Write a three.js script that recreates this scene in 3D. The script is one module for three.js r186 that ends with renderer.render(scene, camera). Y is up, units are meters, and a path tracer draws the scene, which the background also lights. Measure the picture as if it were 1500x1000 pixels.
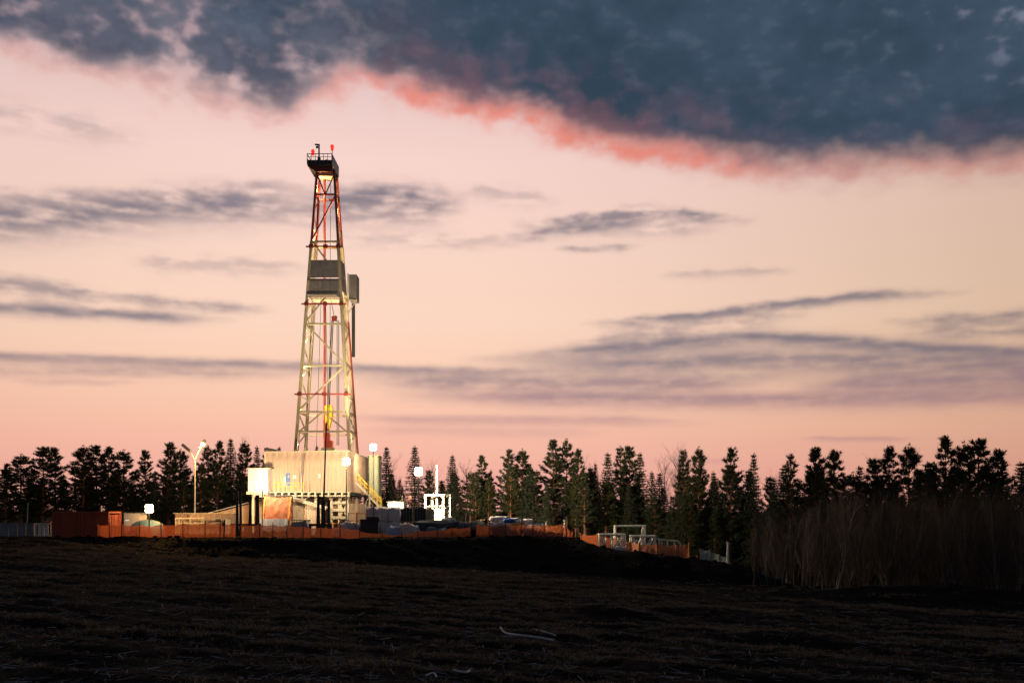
import * as THREE from 'three';
import { mergeGeometries, mergeVertices } from 'three/addons/utils/BufferGeometryUtils.js';

// ------------------------------------------------------------------ basics
let seed = 7;
function rnd() { seed = (seed + 0x6D2B79F5) | 0; let t = Math.imul(seed ^ (seed >>> 15), 1 | seed); t = (t + Math.imul(t ^ (t >>> 7), 61 | t)) ^ t; return ((t ^ (t >>> 14)) >>> 0) / 4294967296; }
const rr = (a, b) => a + (b - a) * rnd(), reseed = (n) => { seed = n * 7919 + 13; };
const clamp = (v, a = 0, b = 1) => Math.min(b, Math.max(a, v)), mix = (a, b, t) => a + (b - a) * t;
const sst = (a, b, v) => { const t = clamp((v - a) / (b - a)); return t * t * (3 - 2 * t); };
const perm = new Uint8Array(512), grad = [];
for (let i = 0; i < 256; i++) { perm[i] = i; grad.push([Math.cos(i * 2.399), Math.sin(i * 2.399)]); }
for (let i = 255; i > 0; i--) { const j = Math.floor(rnd() * (i + 1)), t = perm[i]; perm[i] = perm[j]; perm[j] = t; }
for (let i = 0; i < 256; i++) perm[256 + i] = perm[i];
function noise(x, y) {
  const X = Math.floor(x), Y = Math.floor(y), fx = x - X, fy = y - Y, u = fx * fx * fx * (fx * (fx * 6 - 15) + 10), v = fy * fy * fy * (fy * (fy * 6 - 15) + 10);
  const h = (i, j) => { const g = grad[perm[(perm[(X + i) & 255] + Y + j) & 255]]; return g[0] * (fx - i) + g[1] * (fy - j); };
  return 1.5 * mix(mix(h(0, 0), h(1, 0), u), mix(h(0, 1), h(1, 1), u), v);
}
function fbm(x, y, n = 5) { let a = 0.5, s = 0; for (let i = 0; i < n; i++) { s += a * noise(x, y); x = x * 2.03 + 17.3; y = y * 2.03 - 9.1; a *= 0.5; } return s; }
function table(t, x) { if (x <= t[0][0]) return t[0][1]; for (let i = 1; i < t.length; i++) if (x <= t[i][0]) { const [a, b] = [t[i - 1], t[i]]; return mix(a[1], b[1], (x - a[0]) / (b[0] - a[0])); } return t[t.length - 1][1]; }
const lin = (r, g, b) => [r, g, b].map((c) => { c /= 255; return c <= 0.04045 ? c / 12.92 : ((c + 0.055) / 1.055) ** 2.4; });
const mix3 = (a, b, t) => [mix(a[0], b[0], t), mix(a[1], b[1], t), mix(a[2], b[2], t)];

// ------------------------------------------------------------------ camera, sky, sun, exposure
const scene = new THREE.Scene();
const EYE = 2.6, F = 1400, HX = 750, HY = 748;              // eye height above the drilling pad; focal length and horizon of a 1500 x 1000 frame
const camera = new THREE.PerspectiveCamera(2 * Math.atan(500 / F) * 180 / Math.PI, 1.5, 0.5, 4000);
camera.position.set(0, EYE, 0); camera.lookAt(0, EYE, -100);
camera.setViewOffset(1500, 1000, 0, 500 - HY, 1500, 1000);   // a shifted lens: verticals stay upright
const renderer = new THREE.WebGLRenderer({ antialias: true });
renderer.toneMapping = THREE.LinearToneMapping; renderer.toneMappingExposure = 1;
renderer.shadowMap.enabled = true;

// dusk sky: azimuth in degrees from straight ahead, elevation in degrees
const clearStops = [[0, lin(236, 163, 150)], [2.5, lin(239, 174, 156)], [5, lin(243, 188, 164)], [8, lin(246, 202, 176)], [11, lin(246, 209, 187)], [15, lin(243, 208, 192)], [20, lin(241, 206, 197)], [30, lin(190, 176, 186)], [50, lin(112, 122, 146)], [90, lin(72, 86, 112)]];
function clearSky(az, el) {
  let c = clearStops[0][1];
  for (let i = 1; i < clearStops.length; i++) if (el >= clearStops[i - 1][0]) c = mix3(clearStops[i - 1][1], clearStops[i][1], clamp((el - clearStops[i - 1][0]) / (clearStops[i][0] - clearStops[i - 1][0])));
  const g = Math.exp(-(((az + 10) / 52) ** 2)), far = 1 - g;
  c = mix3(c, lin(118, 120, 142), sst(0.55, 1, far) * 0.8);
  const warm = sst(5, 30, az) * sst(70, 40, az);
  const k = (0.36 + 0.64 * g) * 1.07;
  return [c[0] * k, c[1] * k * (1 + 0.0 * warm), c[2] * k * (1 - 0.07 * warm)];
}
const deckEdge = [[-180, 21], [-90, 20], [-45, 22.5], [-28.2, 23.1], [-24.9, 22.9], [-21.4, 22.8], [-17.8, 22.5], [-14, 22.4], [-10.9, 23.1], [-7.7, 23.1], [-4.1, 22.6], [0, 21.8], [4.1, 20.8], [8.1, 19.7], [12.1, 18.9], [15.9, 18.4], [21.4, 17.8], [24.9, 17.5], [28.2, 17.2], [45, 17], [90, 19], [180, 21]];
// streaks: [points (azimuth, elevation)], half thickness in degrees, strength, raggedness
const streaks = [
  [[[-34, 14.8], [-28.2, 15.2], [-24.2, 15.9], [-19.7, 16.9], [-14.8, 17.4], [-11.7, 17.5]], 0.8, 1, 0.8], [[[-30, 16.0], [-22, 16.7], [-14.8, 18.1], [-11.5, 18.3]], 0.5, 0.6, 1.1], [[[-11.9, 17.6], [-7.7, 18.15], [-3.4, 17.9]], 0.75, 1, 0.9], [[[-17, 17.0], [-9, 17.0], [-4, 17.2]], 0.45, 0.5, 1.3],
  [[[-33, 20.3], [-28.2, 20.3], [-24.9, 20.2], [-21.6, 20.1]], 0.55, 0.35, 1.4], [[[0.8, 16.7], [4.1, 16.95], [8.5, 17.25], [13.7, 16.5]], 0.3, 0.9, 1], [[[0.4, 16.0], [4.1, 16.5], [7.8, 16.95]], 0.28, 0.85, 0.8], [[[3.4, 15.35], [7, 15.4]], 0.16, 0.7, 0.8], [[[2, 16.9], [9, 16.4], [12, 16.2]], 0.4, 0.4, 1.3],
  [[[-34, 12.1], [-28.2, 11.95], [-22, 11.75]], 0.4, 0.75, 1.1], [[[-34, 10.6], [-28.2, 10.65], [-23.2, 10.8], [-16.8, 10.85]], 0.28, 0.95, 0.5], [[[-22.3, 11.7], [-14.6, 11.6]], 0.25, 0.7, 0.9], [[[-28, 11.0], [-20, 11.3]], 0.3, 0.35, 1.2],
  [[[-38, 8.0], [-28.2, 8.1], [-21.4, 8.35], [-12.1, 8.45], [-2, 8.3], [6.1, 8.4]], 0.27, 0.85, 0.35], [[[-34, 7.3], [-28.2, 7.4], [-19.7, 7.85], [-12.5, 7.85]], 0.27, 0.55, 0.6], [[[-27, 6.9], [-22, 7.1]], 0.12, 0.35, 0.5],
  [[[-2.6, 8.95], [4.1, 9.45], [10.1, 9.9], [14, 10.1], [17.8, 9.7], [23.2, 8.95], [28.2, 8.35], [40, 8.0]], 0.42, 1, 0.35], [[[4, 10.0], [9, 10.3], [14, 10.0]], 0.35, 0.55, 1.0], [[[0, 8.6], [8.1, 8.7], [14, 8.8], [21.4, 8.3], [28.2, 7.7], [40, 7.4]], 0.6, 0.92, 0.4], [[[-7, 6.85], [2, 6.8], [10.1, 6.6], [17.8, 6.4], [28.2, 6.15], [40, 6]], 0.42, 0.92, 0.4], [[[-9, 7.75], [2, 7.65], [10.1, 7.5], [16.5, 7.65]], 0.5, 0.85, 0.5], [[[16, 7.0], [21.4, 7.2], [28.2, 7.0], [40, 6.8]], 0.62, 0.95, 0.35],
  [[[4.8, 11.1], [10.9, 11.35], [15.9, 11.8], [20.4, 12.0], [25, 11.75]], 0.24, 0.95, 0.6], [[[6, 10.8], [12, 11.0], [17, 11.3]], 0.4, 0.5, 1.2], [[[21.8, 10.4], [28.2, 10.25], [38, 10]], 0.3, 0.8, 0.7], [[[22.5, 9.8], [28.2, 9.55], [36, 9.4]], 0.3, 0.65, 0.9],
  [[[-9.5, 5.5], [0, 5.45], [6.1, 5.45], [11, 5.2]], 0.27, 0.62, 0.3], [[[17.6, 4.15], [22.2, 4.0]], 0.12, 0.6, 0.2], [[[9.6, 13.7], [16, 13.6]], 0.2, 0.4, 0.9], [[[-9, 4.8], [5.3, 4.7]], 0.25, 0.35, 0.4], [[[-2.8, 18.6], [2.2, 18.1]], 0.35, 0.4, 1.2], [[[-21.4, 13.8], [-12.5, 14.0]], 0.35, 0.38, 1.3], [[[-10.1, 15.7], [1, 15.8]], 0.3, 0.35, 1.3], [[[9, 3.0], [13, 2.9]], 0.15, 0.35, 0.3],
  [[[-90, 9], [-60, 8.4], [-40, 8.6]], 0.5, 0.7, 0.6], [[[44, 9], [70, 8], [110, 9]], 0.6, 0.7, 0.6], [[[-170, 10], [-120, 11]], 0.9, 0.6, 0.8], [[[120, 12], [170, 11]], 0.9, 0.6, 0.8],
];
const cDark = lin(50, 67, 84), cMid = lin(72, 88, 108), cPale = lin(128, 132, 148), cGlow = lin(244, 118, 92), cPink = lin(190, 158, 164), cMauve = lin(140, 128, 142), cStreak = lin(122, 116, 130), cLow = lin(186, 142, 146);
function skyAt(az, el, oct) {
  let c = clearSky(az, el);
  const wob = fbm(az * 0.11 + 5, el * 0.28, oct), fine = fbm(az * 0.55, el * 1.5 + 3, oct), grain = fbm(az * 0.9 + 4, el * 2.2 + 31, oct - 1);
  // thin layered streaks under the deck
  let d = 0;
  const mare = fbm(az * 0.28 + 40, el * 2.1 + 11, oct);
  for (const [pts, th, str, rag] of streaks) {
    const a0 = pts[0][0], a1 = pts[pts.length - 1][0];
    if (az < a0 - 1 || az > a1 + 1) continue;
    const mid = table(pts, az) + 0.35 * rag * (fine + 0.5 * wob);
    const off = el - mid;
    if (Math.abs(off) > th * 5) continue;
    const end = Math.min(1, (az - a0 + 1) / (0.18 * (a1 - a0) + 0.6), (a1 + 1 - az) / (0.22 * (a1 - a0) + 0.6));
    const t = th * (0.55 + 0.45 * clamp(end));
    const e = off > 0 ? Math.exp(-((off / t) ** 2) * 1.3) : Math.exp(-((off / (t * 1.5)) ** 2));
    const patch = clamp(0.98 - 0.2 * rag + rag * (1.25 * mare + 0.7 * grain + 0.4 * fine));
    d = 1 - (1 - d) * (1 - clamp(end) * str * e * patch);
  }
  const sc = mix3(cLow, cStreak, sst(4.5, 9.5, el));
  const dim = 0.45 + 0.55 * Math.exp(-(((az + 10) / 60) ** 2));
  c = mix3(c, [sc[0] * dim, sc[1] * dim, sc[2] * dim], clamp(d) * 0.9);
  // the cloud deck, torn on the left, lit red from below along its edge
  const puff = fbm(az * 0.17 + 60, el * 0.3 + 8, oct), small = fbm(az * 0.5 + 20, el * 0.75 - 8, oct);
  const s = el - table(deckEdge, az) + 0.9 * sst(-4, -16, az) * sst(-75, -40, az) + (0.9 + 0.8 * sst(0, -14, az)) * puff + 0.75 * small + 0.15 * grain;
  const torn = sst(-2, -16, az) * sst(-75, -40, az) * sst(36, 24, el);
  const body = sst(-0.1, 2.2 + 0.5 * torn, s);
  const hole = clamp(torn * sst(0.45, -0.8, puff * 0.9 + small * 0.9 + 0.25 * grain + 0.1) + 0.4 * torn * sst(0.15, -0.55, small + 0.4 * grain));
  const right = sst(18, 30, az) * sst(20, 27, el) * sst(60, 40, az);
  let dc = mix3(cDark, cMid, clamp(0.25 + 0.4 * small + 0.6 * wob + 0.5 * right + 0.015 * Math.max(0, el - 24)));
  dc = mix3(dc, cPale, clamp(right * sst(0.16, 0.5, small + 0.5 * grain) + 0.25 * torn * clamp(0.5 + 1.6 * small) + 0.08 * sst(0.15, 0.6, grain + small)));
  dc = mix3(dc, mix3(cMauve, cPink, clamp(1.6 * hole - 0.7)), hole * 0.72);
  const gm = (0.3 + 0.7 * sst(-14, -6, az)) * (1 - 0.62 * sst(9, 17, az)) * sst(-70, -30, az) * sst(60, 30, az);
  const veil = sst(-0.9, 0.5, s) * sst(3.4, 0.8, s), glow = gm * Math.exp(-(((s - 0.75) / 0.72) ** 2)) * clamp(0.85 + 0.9 * small + 0.4 * grain);
  c = mix3(c, mix3(cPink, dc, 0.35), veil * 0.25 * sst(-2, 8, az));
  c = mix3(c, dc, body * (1 - 0.15 * hole));
  c = mix3(c, cGlow, clamp(glow * 0.64));
  const rust = gm * sst(0.9, 2.2, s) * sst(5.5, 2.2, s) * clamp(0.2 + 1.2 * puff + 0.8 * small);
  c = mix3(c, lin(150, 96, 100), clamp(rust * 0.55));
  const top = sst(34, 70, el);
  return mix3(c, mix3(cDark, cMid, clamp(0.5 + puff)), top * 0.5);
}
{
  const W = 4096, H = 2048, px = new Float32Array(W * H * 4), q = 8, cw = W / q, ch = H / 2 / q + 2, coarse = [];
  const A = (x) => { let a = ((x + 0.5) / W - 0.25) * 360; if (a > 180) a -= 360; return a; }, E = (y) => ((y + 0.5) / H - 0.5) * 180;
  for (let j = 0; j < ch; j++) for (let i = 0; i < cw; i++) coarse.push(skyAt(A(i * q), Math.min(90, E(H / 2 + j * q)), 4));
  const below = [0.055, 0.05, 0.05];
  for (let y = 0; y < H; y++) {
    const el = E(y);
    for (let x = 0; x < W; x++) {
      const az = A(x); let c = below;
      if (el > 0) {
        if (Math.abs(az) < 40 && el < 42) c = skyAt(az, el, 6);
        else { const gx = x / q, gy = (y - H / 2) / q, i = Math.floor(gx), j = Math.floor(gy), n = (a, b) => coarse[b * cw + (a % cw)]; c = mix3(mix3(n(i, j), n(i + 1, j), gx - i), mix3(n(i, j + 1), n(i + 1, j + 1), gx - i), gy - j); }
      }
      px.set(c, (y * W + x) * 4); px[(y * W + x) * 4 + 3] = 1;
    }
  }
  const tex = new THREE.DataTexture(px, W, H, THREE.RGBAFormat, THREE.FloatType);
  tex.mapping = THREE.EquirectangularReflectionMapping; tex.magFilter = THREE.LinearFilter; tex.minFilter = THREE.LinearFilter; tex.needsUpdate = true;
  scene.background = tex; scene.environment = tex;
}
// what is left of the sun: a weak wide glow low behind the wood
const sun = new THREE.DirectionalLight(new THREE.Color(1, 0.62, 0.45), 0.12);
sun.position.set(20, 12, -200); sun.target.position.set(0, 0, -60); sun.shadow.radius = 30; sun.castShadow = true;
Object.assign(sun.shadow.camera, { left: -120, right: 120, top: 80, bottom: -80, near: 1, far: 500 });
scene.add(sun, sun.target);

// ------------------------------------------------------------------ helpers
const V = (x, y, z) => new THREE.Vector3(x, y, z);
const X = (px, d) => (px - HX) * d / F, Y = (py, d) => EYE + (HY - py) * d / F;    // metres from sightings on the photograph, at distance d
const at = (px, py, d) => V(X(px, d), Y(py, d), -d);
const taken = new Map();
function numbered(n) { const k = taken.get(n) || 0; taken.set(n, k + 1); return k ? `${n}_${String(k).padStart(3, '0')}` : n; }
const bases = new WeakMap();
function shade(o) { o.castShadow = true; o.receiveShadow = true; return o; }
function tag(o, label, category, group) { o.userData.label = label; o.userData.category = category; if (group) o.userData.group = group; return o; }
function thing(name, label, category, base, group) { const g = new THREE.Group(); g.name = numbered(name); g.position.copy(base); bases.set(g, base.clone()); scene.add(g); return tag(g, label, category, group); }
function part(parent, name, geo, m) {       // geo in world coordinates
  const b = bases.get(parent); geo.translate(-b.x, -b.y, -b.z);
  const o = shade(new THREE.Mesh(geo, m)); o.name = name; bases.set(o, b); parent.add(o); return o;
}
function solo(name, label, category, geo, m, group) {
  geo.computeBoundingBox(); const bb = geo.boundingBox, b = V((bb.min.x + bb.max.x) / 2, bb.min.y, (bb.min.z + bb.max.z) / 2);
  geo.translate(-b.x, -b.y, -b.z); const o = shade(new THREE.Mesh(geo, m)); o.name = numbered(name); o.position.copy(b); bases.set(o, b); scene.add(o); return tag(o, label, category, group);
}
function flat(g) { g = g.index ? g.toNonIndexed() : g; for (const k of Object.keys(g.attributes)) if (!['position', 'normal', 'uv'].includes(k)) g.deleteAttribute(k); return g; }
const join = (...a) => mergeGeometries(a.flat(9).map(flat));
function metres(g) {                        // uv in metres from the dominant direction of each face
  g = flat(g); const p = g.attributes.position, n = g.attributes.normal, uv = g.attributes.uv;
  for (let i = 0; i < p.count; i++) { const ax = Math.abs(n.getX(i)), ay = Math.abs(n.getY(i)), az = Math.abs(n.getZ(i)); ax > ay && ax > az ? uv.setXY(i, p.getZ(i), p.getY(i)) : ay > az ? uv.setXY(i, p.getX(i), p.getZ(i)) : uv.setXY(i, p.getX(i), p.getY(i)); }
  return g;
}
function box(x0, x1, y0, y1, d0, d1) { return metres(new THREE.BoxGeometry(Math.abs(x1 - x0), Math.abs(y1 - y0), Math.abs(d1 - d0)).translate((x0 + x1) / 2, (y0 + y1) / 2, -(d0 + d1) / 2)); }
const UPV = V(0, 1, 0);
function along(g, p, q) { const dir = q.clone().sub(p), m = new THREE.Matrix4().compose(p.clone().add(q).multiplyScalar(0.5), new THREE.Quaternion().setFromUnitVectors(UPV, dir.normalize()), V(1, 1, 1)); return g.applyMatrix4(m); }
const bar = (p, q, w, t = w) => along(flat(new THREE.BoxGeometry(w, p.distanceTo(q), t)), p, q);
const pipe = (p, q, r, r1 = r, n = 7) => along(flat(new THREE.CylinderGeometry(r1, r, p.distanceTo(q), n)), p, q);
const ball = (p, r, sx = 1, sy = 1, sz = 1) => flat(new THREE.SphereGeometry(r, 12, 8).scale(sx, sy, sz).translate(p.x, p.y, p.z));
const tubeOf = (pts, r, n = 5, k = 16) => flat(new THREE.TubeGeometry(new THREE.CatmullRomCurve3(pts), k, r, n));
function lumpy(w, h, dd, s, lump = 0.12, round = 0.5) {    // a filled sack: a box drawn towards an ellipsoid, dented by noise
  let g = new THREE.BoxGeometry(1, 1, 1, 7, 7, 7); g.deleteAttribute('uv'); g.deleteAttribute('normal'); g = mergeVertices(g, 1e-4);
  const p = g.attributes.position, v = V();
  for (let i = 0; i < p.count; i++) { v.fromBufferAttribute(p, i); const sph = v.clone().normalize().multiplyScalar(0.62); v.lerp(sph, round); const k = 1 + lump * (noise(v.x * 3.1 + s * 7, v.y * 3.1 + v.z * 2.3) + 0.6 * noise(v.y * 7 + s, v.z * 7 + v.x * 5)); p.setXYZ(i, v.x * k * w, Math.max(0, (v.y + 0.5) * k * h), v.z * k * dd); }
  g.computeVertexNormals(); g = g.toNonIndexed(); g.setAttribute('uv', new THREE.Float32BufferAttribute(new Float32Array(g.attributes.position.count * 2), 2)); return metres(g);
}
function corrugated(w, h, pitch = 0.28, depth = 0.04) {   // a ribbed sheet standing on y = 0, width along x, facing +z, closed behind
  const n = Math.max(2, Math.round(w / pitch)), s = new THREE.Shape(), f = w / n; s.moveTo(-w / 2, -0.05);
  for (let i = 0; i < n; i++) { const x = -w / 2 + i * f; s.lineTo(x, 0); s.lineTo(x + f * 0.35, 0); s.lineTo(x + f * 0.5, depth); s.lineTo(x + f * 0.85, depth); }
  s.lineTo(w / 2, 0); s.lineTo(w / 2, -0.05); s.closePath();
  return metres(new THREE.ExtrudeGeometry(s, { depth: h, bevelEnabled: false }).rotateX(-Math.PI / 2).scale(1, 1, -1).rotateY(0));
}
function fixWinding(g) { const p = g.attributes.position, n = g.attributes.normal; for (let i = 0; i < p.count; i += 3) for (const a of [p, n]) { const x = [a.getX(i + 1), a.getY(i + 1), a.getZ(i + 1)]; a.setXYZ(i + 1, a.getX(i + 2), a.getY(i + 2), a.getZ(i + 2)); a.setXYZ(i + 2, ...x); } g.computeVertexNormals(); return g; }
const sheet = (w, h, pitch, depth) => fixWinding(corrugated(w, h, pitch, depth));
const place = (g, x, y, d, turn = 0) => g.rotateY(turn).translate(x, y, -d);

// procedural surface maps: blotches, streaks and grain of real dirt and wear (no light in them)
function texture(n, f, wrapM) {
  const a = new Uint8Array(n * n * 4);
  for (let y = 0; y < n; y++) for (let x = 0; x < n; x++) { const c = f(x / n, y / n); for (let k = 0; k < 3; k++) a[(y * n + x) * 4 + k] = clamp(c[k]) * 255; a[(y * n + x) * 4 + 3] = 255; }
  const t = new THREE.DataTexture(a, n, n); t.wrapS = t.wrapT = THREE.RepeatWrapping; t.magFilter = THREE.LinearFilter; t.minFilter = THREE.LinearFilter; t.repeat.set(1 / wrapM, 1 / wrapM); t.needsUpdate = true; return t;
}
const tile = (u, v, k, f) => { const a = f(u * k, v * k), b = f((u - 1) * k, v * k), c = f(u * k, (v - 1) * k), d = f((u - 1) * k, (v - 1) * k); return mix(mix(a, b, u), mix(c, d, u), v); };
const grimeT = texture(256, (u, v) => { const b = tile(u, v, 5, (x, y) => fbm(x, y, 5)), s = tile(u, v, 1, (x, y) => fbm(x * 26, y * 2.2, 4)), g = 0.93 + 0.2 * b + 0.16 * s; const r = clamp((b + s - 0.28) * 1.6); return [g, g * (1 - 0.18 * r), g * (1 - 0.32 * r)]; }, 6); grimeT.colorSpace = THREE.SRGBColorSpace;
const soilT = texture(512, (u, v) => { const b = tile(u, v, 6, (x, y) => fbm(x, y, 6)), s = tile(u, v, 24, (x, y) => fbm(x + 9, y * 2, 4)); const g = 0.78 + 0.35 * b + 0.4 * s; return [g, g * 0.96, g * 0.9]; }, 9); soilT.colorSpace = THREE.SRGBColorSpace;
const soilB = texture(512, (u, v) => { const g = 0.5 + 0.35 * tile(u, v, 14, (x, y) => fbm(x, y, 6)) + 0.25 * tile(u, v, 50, (x, y) => fbm(x, y, 3)); return [g, g, g]; }, 5);
const clothB = texture(256, (u, v) => { const g = 0.5 + 0.5 * tile(u, v, 7, (x, y) => fbm(x, y * 1.7, 5)); return [g, g, g]; }, 1.6);
const mat = (c, rough = 0.7, o = {}) => new THREE.MeshStandardMaterial({ color: new THREE.Color(...c), roughness: rough, ...o });
const M = {
  cream: mat([0.66, 0.58, 0.4], 0.55, { map: grimeT }), creamTower: mat([0.55, 0.48, 0.28], 0.5, { map: grimeT }), redSteel: mat([0.34, 0.05, 0.03], 0.5, { map: grimeT }), redDark: mat([0.22, 0.035, 0.025], 0.55, { map: grimeT }),
  clad: mat([0.63, 0.45, 0.31], 0.6, { map: grimeT }), clad2: mat([0.59, 0.43, 0.3], 0.6, { map: grimeT }), cladGreen: mat([0.5, 0.54, 0.36], 0.6, { map: grimeT }), greyWall: mat([0.25, 0.23, 0.215], 0.7, { map: grimeT }), greyWall2: mat([0.28, 0.26, 0.24], 0.7, { map: grimeT }),
  paleGrey: mat([0.3, 0.31, 0.33], 0.5, { map: grimeT }), black: mat([0.015, 0.014, 0.014], 0.7), dark: mat([0.03, 0.028, 0.026], 0.75), steel: mat([0.2, 0.2, 0.2], 0.45, { metalness: 0.6 }), wire: mat([0.04, 0.04, 0.045], 0.5, { metalness: 0.5 }),
  white: mat([0.72, 0.7, 0.66], 0.55, { map: grimeT }), whiteFrame: mat([0.7, 0.68, 0.56], 0.5), yellow: mat([0.75, 0.5, 0.02], 0.5), blue: mat([0.04, 0.14, 0.4], 0.5), orangePaint: mat([0.6, 0.2, 0.03], 0.55),
  container: mat([0.4, 0.085, 0.03], 0.85, { map: grimeT }), containerDark: mat([0.36, 0.072, 0.027], 0.85, { map: grimeT }), tarp: mat([0.3, 0.1, 0.045], 0.7, { bumpMap: clothB, bumpScale: 0.06, side: THREE.DoubleSide }), strap: mat([0.7, 0.26, 0.03], 0.6),
  sack: mat([0.5, 0.47, 0.46], 0.85, { bumpMap: clothB, bumpScale: 0.05 }), sackPink: mat([0.55, 0.42, 0.38], 0.85, { bumpMap: clothB, bumpScale: 0.05 }), blueCloth: mat([0.03, 0.1, 0.32], 0.7, { bumpMap: clothB, bumpScale: 0.04 }), paleBlue: mat([0.33, 0.4, 0.5], 0.8, { bumpMap: clothB, bumpScale: 0.05 }), darkCloth: mat([0.03, 0.033, 0.036], 0.75, { bumpMap: clothB, bumpScale: 0.05 }),
  wood: mat([0.3, 0.2, 0.11], 0.8), concrete: mat([0.22, 0.23, 0.25], 0.85, { map: grimeT }), tealTarp: mat([0.08, 0.16, 0.18], 0.6, { bumpMap: clothB, bumpScale: 0.04 }), glassDark: mat([0.02, 0.022, 0.025], 0.12),
  net: new THREE.MeshPhysicalMaterial({ color: new THREE.Color(0.58, 0.175, 0.065), roughness: 1, transmission: 0.5, thickness: 0, side: THREE.DoubleSide, transparent: true, opacity: 0.55 }),
  netGrey: new THREE.MeshPhysicalMaterial({ color: new THREE.Color(0.4, 0.45, 0.38), roughness: 1, transmission: 0.4, thickness: 0, side: THREE.DoubleSide, transparent: true, opacity: 0.6 }),
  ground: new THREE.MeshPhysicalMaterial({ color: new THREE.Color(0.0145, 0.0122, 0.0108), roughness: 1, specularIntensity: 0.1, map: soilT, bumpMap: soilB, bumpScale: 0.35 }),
  bark: mat([0.2, 0.1, 0.045], 0.9), barkGrey: mat([0.14, 0.115, 0.09], 0.9), birch: mat([0.22, 0.19, 0.155], 0.85), twig: mat([0.055, 0.038, 0.024], 0.9),
  needle: [[0.05, 0.07, 0.024], [0.043, 0.064, 0.026], [0.058, 0.072, 0.022]].map((c) => mat(c, 0.75, { side: THREE.DoubleSide })), spruce: [[0.034, 0.055, 0.026], [0.04, 0.058, 0.024]].map((c) => mat(c, 0.75, { side: THREE.DoubleSide })),
  grass: new THREE.MeshPhysicalMaterial({ color: new THREE.Color(0.15, 0.112, 0.07), roughness: 1, specularIntensity: 0.2, transmission: 0.4, thickness: 0, side: THREE.DoubleSide }), straw: mat([0.36, 0.36, 0.35], 0.7), clod: new THREE.MeshPhysicalMaterial({ color: new THREE.Color(0.0145, 0.0122, 0.0108), roughness: 1, specularIntensity: 0.1 }),
};
const glowMat = (c, k) => new THREE.MeshStandardMaterial({ color: 0x222222, emissive: new THREE.Color(...c), emissiveIntensity: k });
const WARM = [1, 0.68, 0.36], WHITE = [1, 0.76, 0.5], SODIUM = [1, 0.46, 0.1], RED = [1, 0.035, 0.02], AMBER = [1, 0.58, 0.24];
const hot = { amber: glowMat(AMBER, 26), warm: glowMat(WARM, 26), white: glowMat(WHITE, 30), sodium: glowMat(SODIUM, 24), red: glowMat(RED, 1.3) };
function lampLight(parent, p, color, cd, soft = 8) { const l = new THREE.PointLight(new THREE.Color(...color), cd); const b = bases.get(parent); l.position.copy(p).sub(b || V()); l.shadow.radius = soft; l.castShadow = true; l.name = 'lamp_light'; parent.add(l); return l; }

// ------------------------------------------------------------------ ground
const padLevel = [[-200, 0.2], [5, 0.05], [6.6, -0.2], [8.5, -0.95], [12, -1.5], [16.4, -1.9], [21, -2.8], [25.6, -4.4], [34, -5.6], [200, -6.5]];
const padFront = [[-60, 88], [-44, 86], [-36, 90], [-26, 86.5], [-18, 85], [-8, 89], [0, 92], [6, 92], [12, 88], [20, 86], [27, 80], [60, 70]];
function heightAt(x, d) {
  const xc = clamp(x, -75, 70), field = -2.7 - 0.058 * xc + 0.018 * (80 - Math.min(d, 130)) + (d < 10 ? -0.4 * (10 - d) * 0.1 : 0);
  const wob = 1.6 * noise(x * 0.16 + 3, 1.7) + 0.7 * noise(x * 0.5, 8.3), front = table(padFront, x) + wob * 0.7;
  const level = table(padLevel, x), rise = level - Math.max(0, front - d) * (0.42 + 0.1 * noise(x * 0.2, 20));
  let h = field;
  if (d > 60) { const k = 0.35, m = Math.max(field, rise); h = m + k * Math.exp(-Math.abs(field - rise) / k) * 0.4; if (d > front) h = mix(h, Math.max(level, field * 0.0 + level), sst(front, front + 3, d)); }
  // heaps of earth along the right edge of the field and at the lip of the pad
  const heap = (cx, cd, w, l, a) => a * Math.exp(-(((x - cx) / w) ** 2) - (((d - cd) / l) ** 2));
  h += heap(12.5, 86, 2.6, 2.2, 0.6) + heap(19, 84.5, 3, 2.5, 0.5) + heap(27, 71, 4, 3, 0.9) + heap(33, 69, 5, 3, 1.5) + heap(40, 67, 4, 3, 1.1) + heap(23, 76, 3, 3, 0.5) + heap(-39, 82, 5, 2.5, 0.45) + heap(-33.5, 85, 2.6, 1.6, 0.5) + heap(4.5, 45, 1.8, 1.2, 0.35) + heap(11.5, 38, 2.2, 1.2, 0.45) + heap(10.2, 50, 2.6, 1.6, 0.3);
  const rough = (d > 12 && d < 95 ? 1 : 0.5) * (1 - 0.75 * sst(-1, 2, d - front - 0.5));
  h += rough * (0.28 * fbm(x * 0.13, d * 0.22, 3) + 0.17 * fbm(x * 0.42 + 7, d * 0.8, 4) + 0.09 * fbm(x * 1.6, d * 2.2, 3) + 0.05 * Math.sin(d * 2.6 + 0.55 * x + 2 * noise(x * 0.1, d * 0.1)));
  if (d > 62 && d < front + 0.5) h += 0.18 * fbm(x * 0.9, d * 0.9 + 40, 4) * sst(field - 0.2, field + 1, h);
  return h;
}
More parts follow.
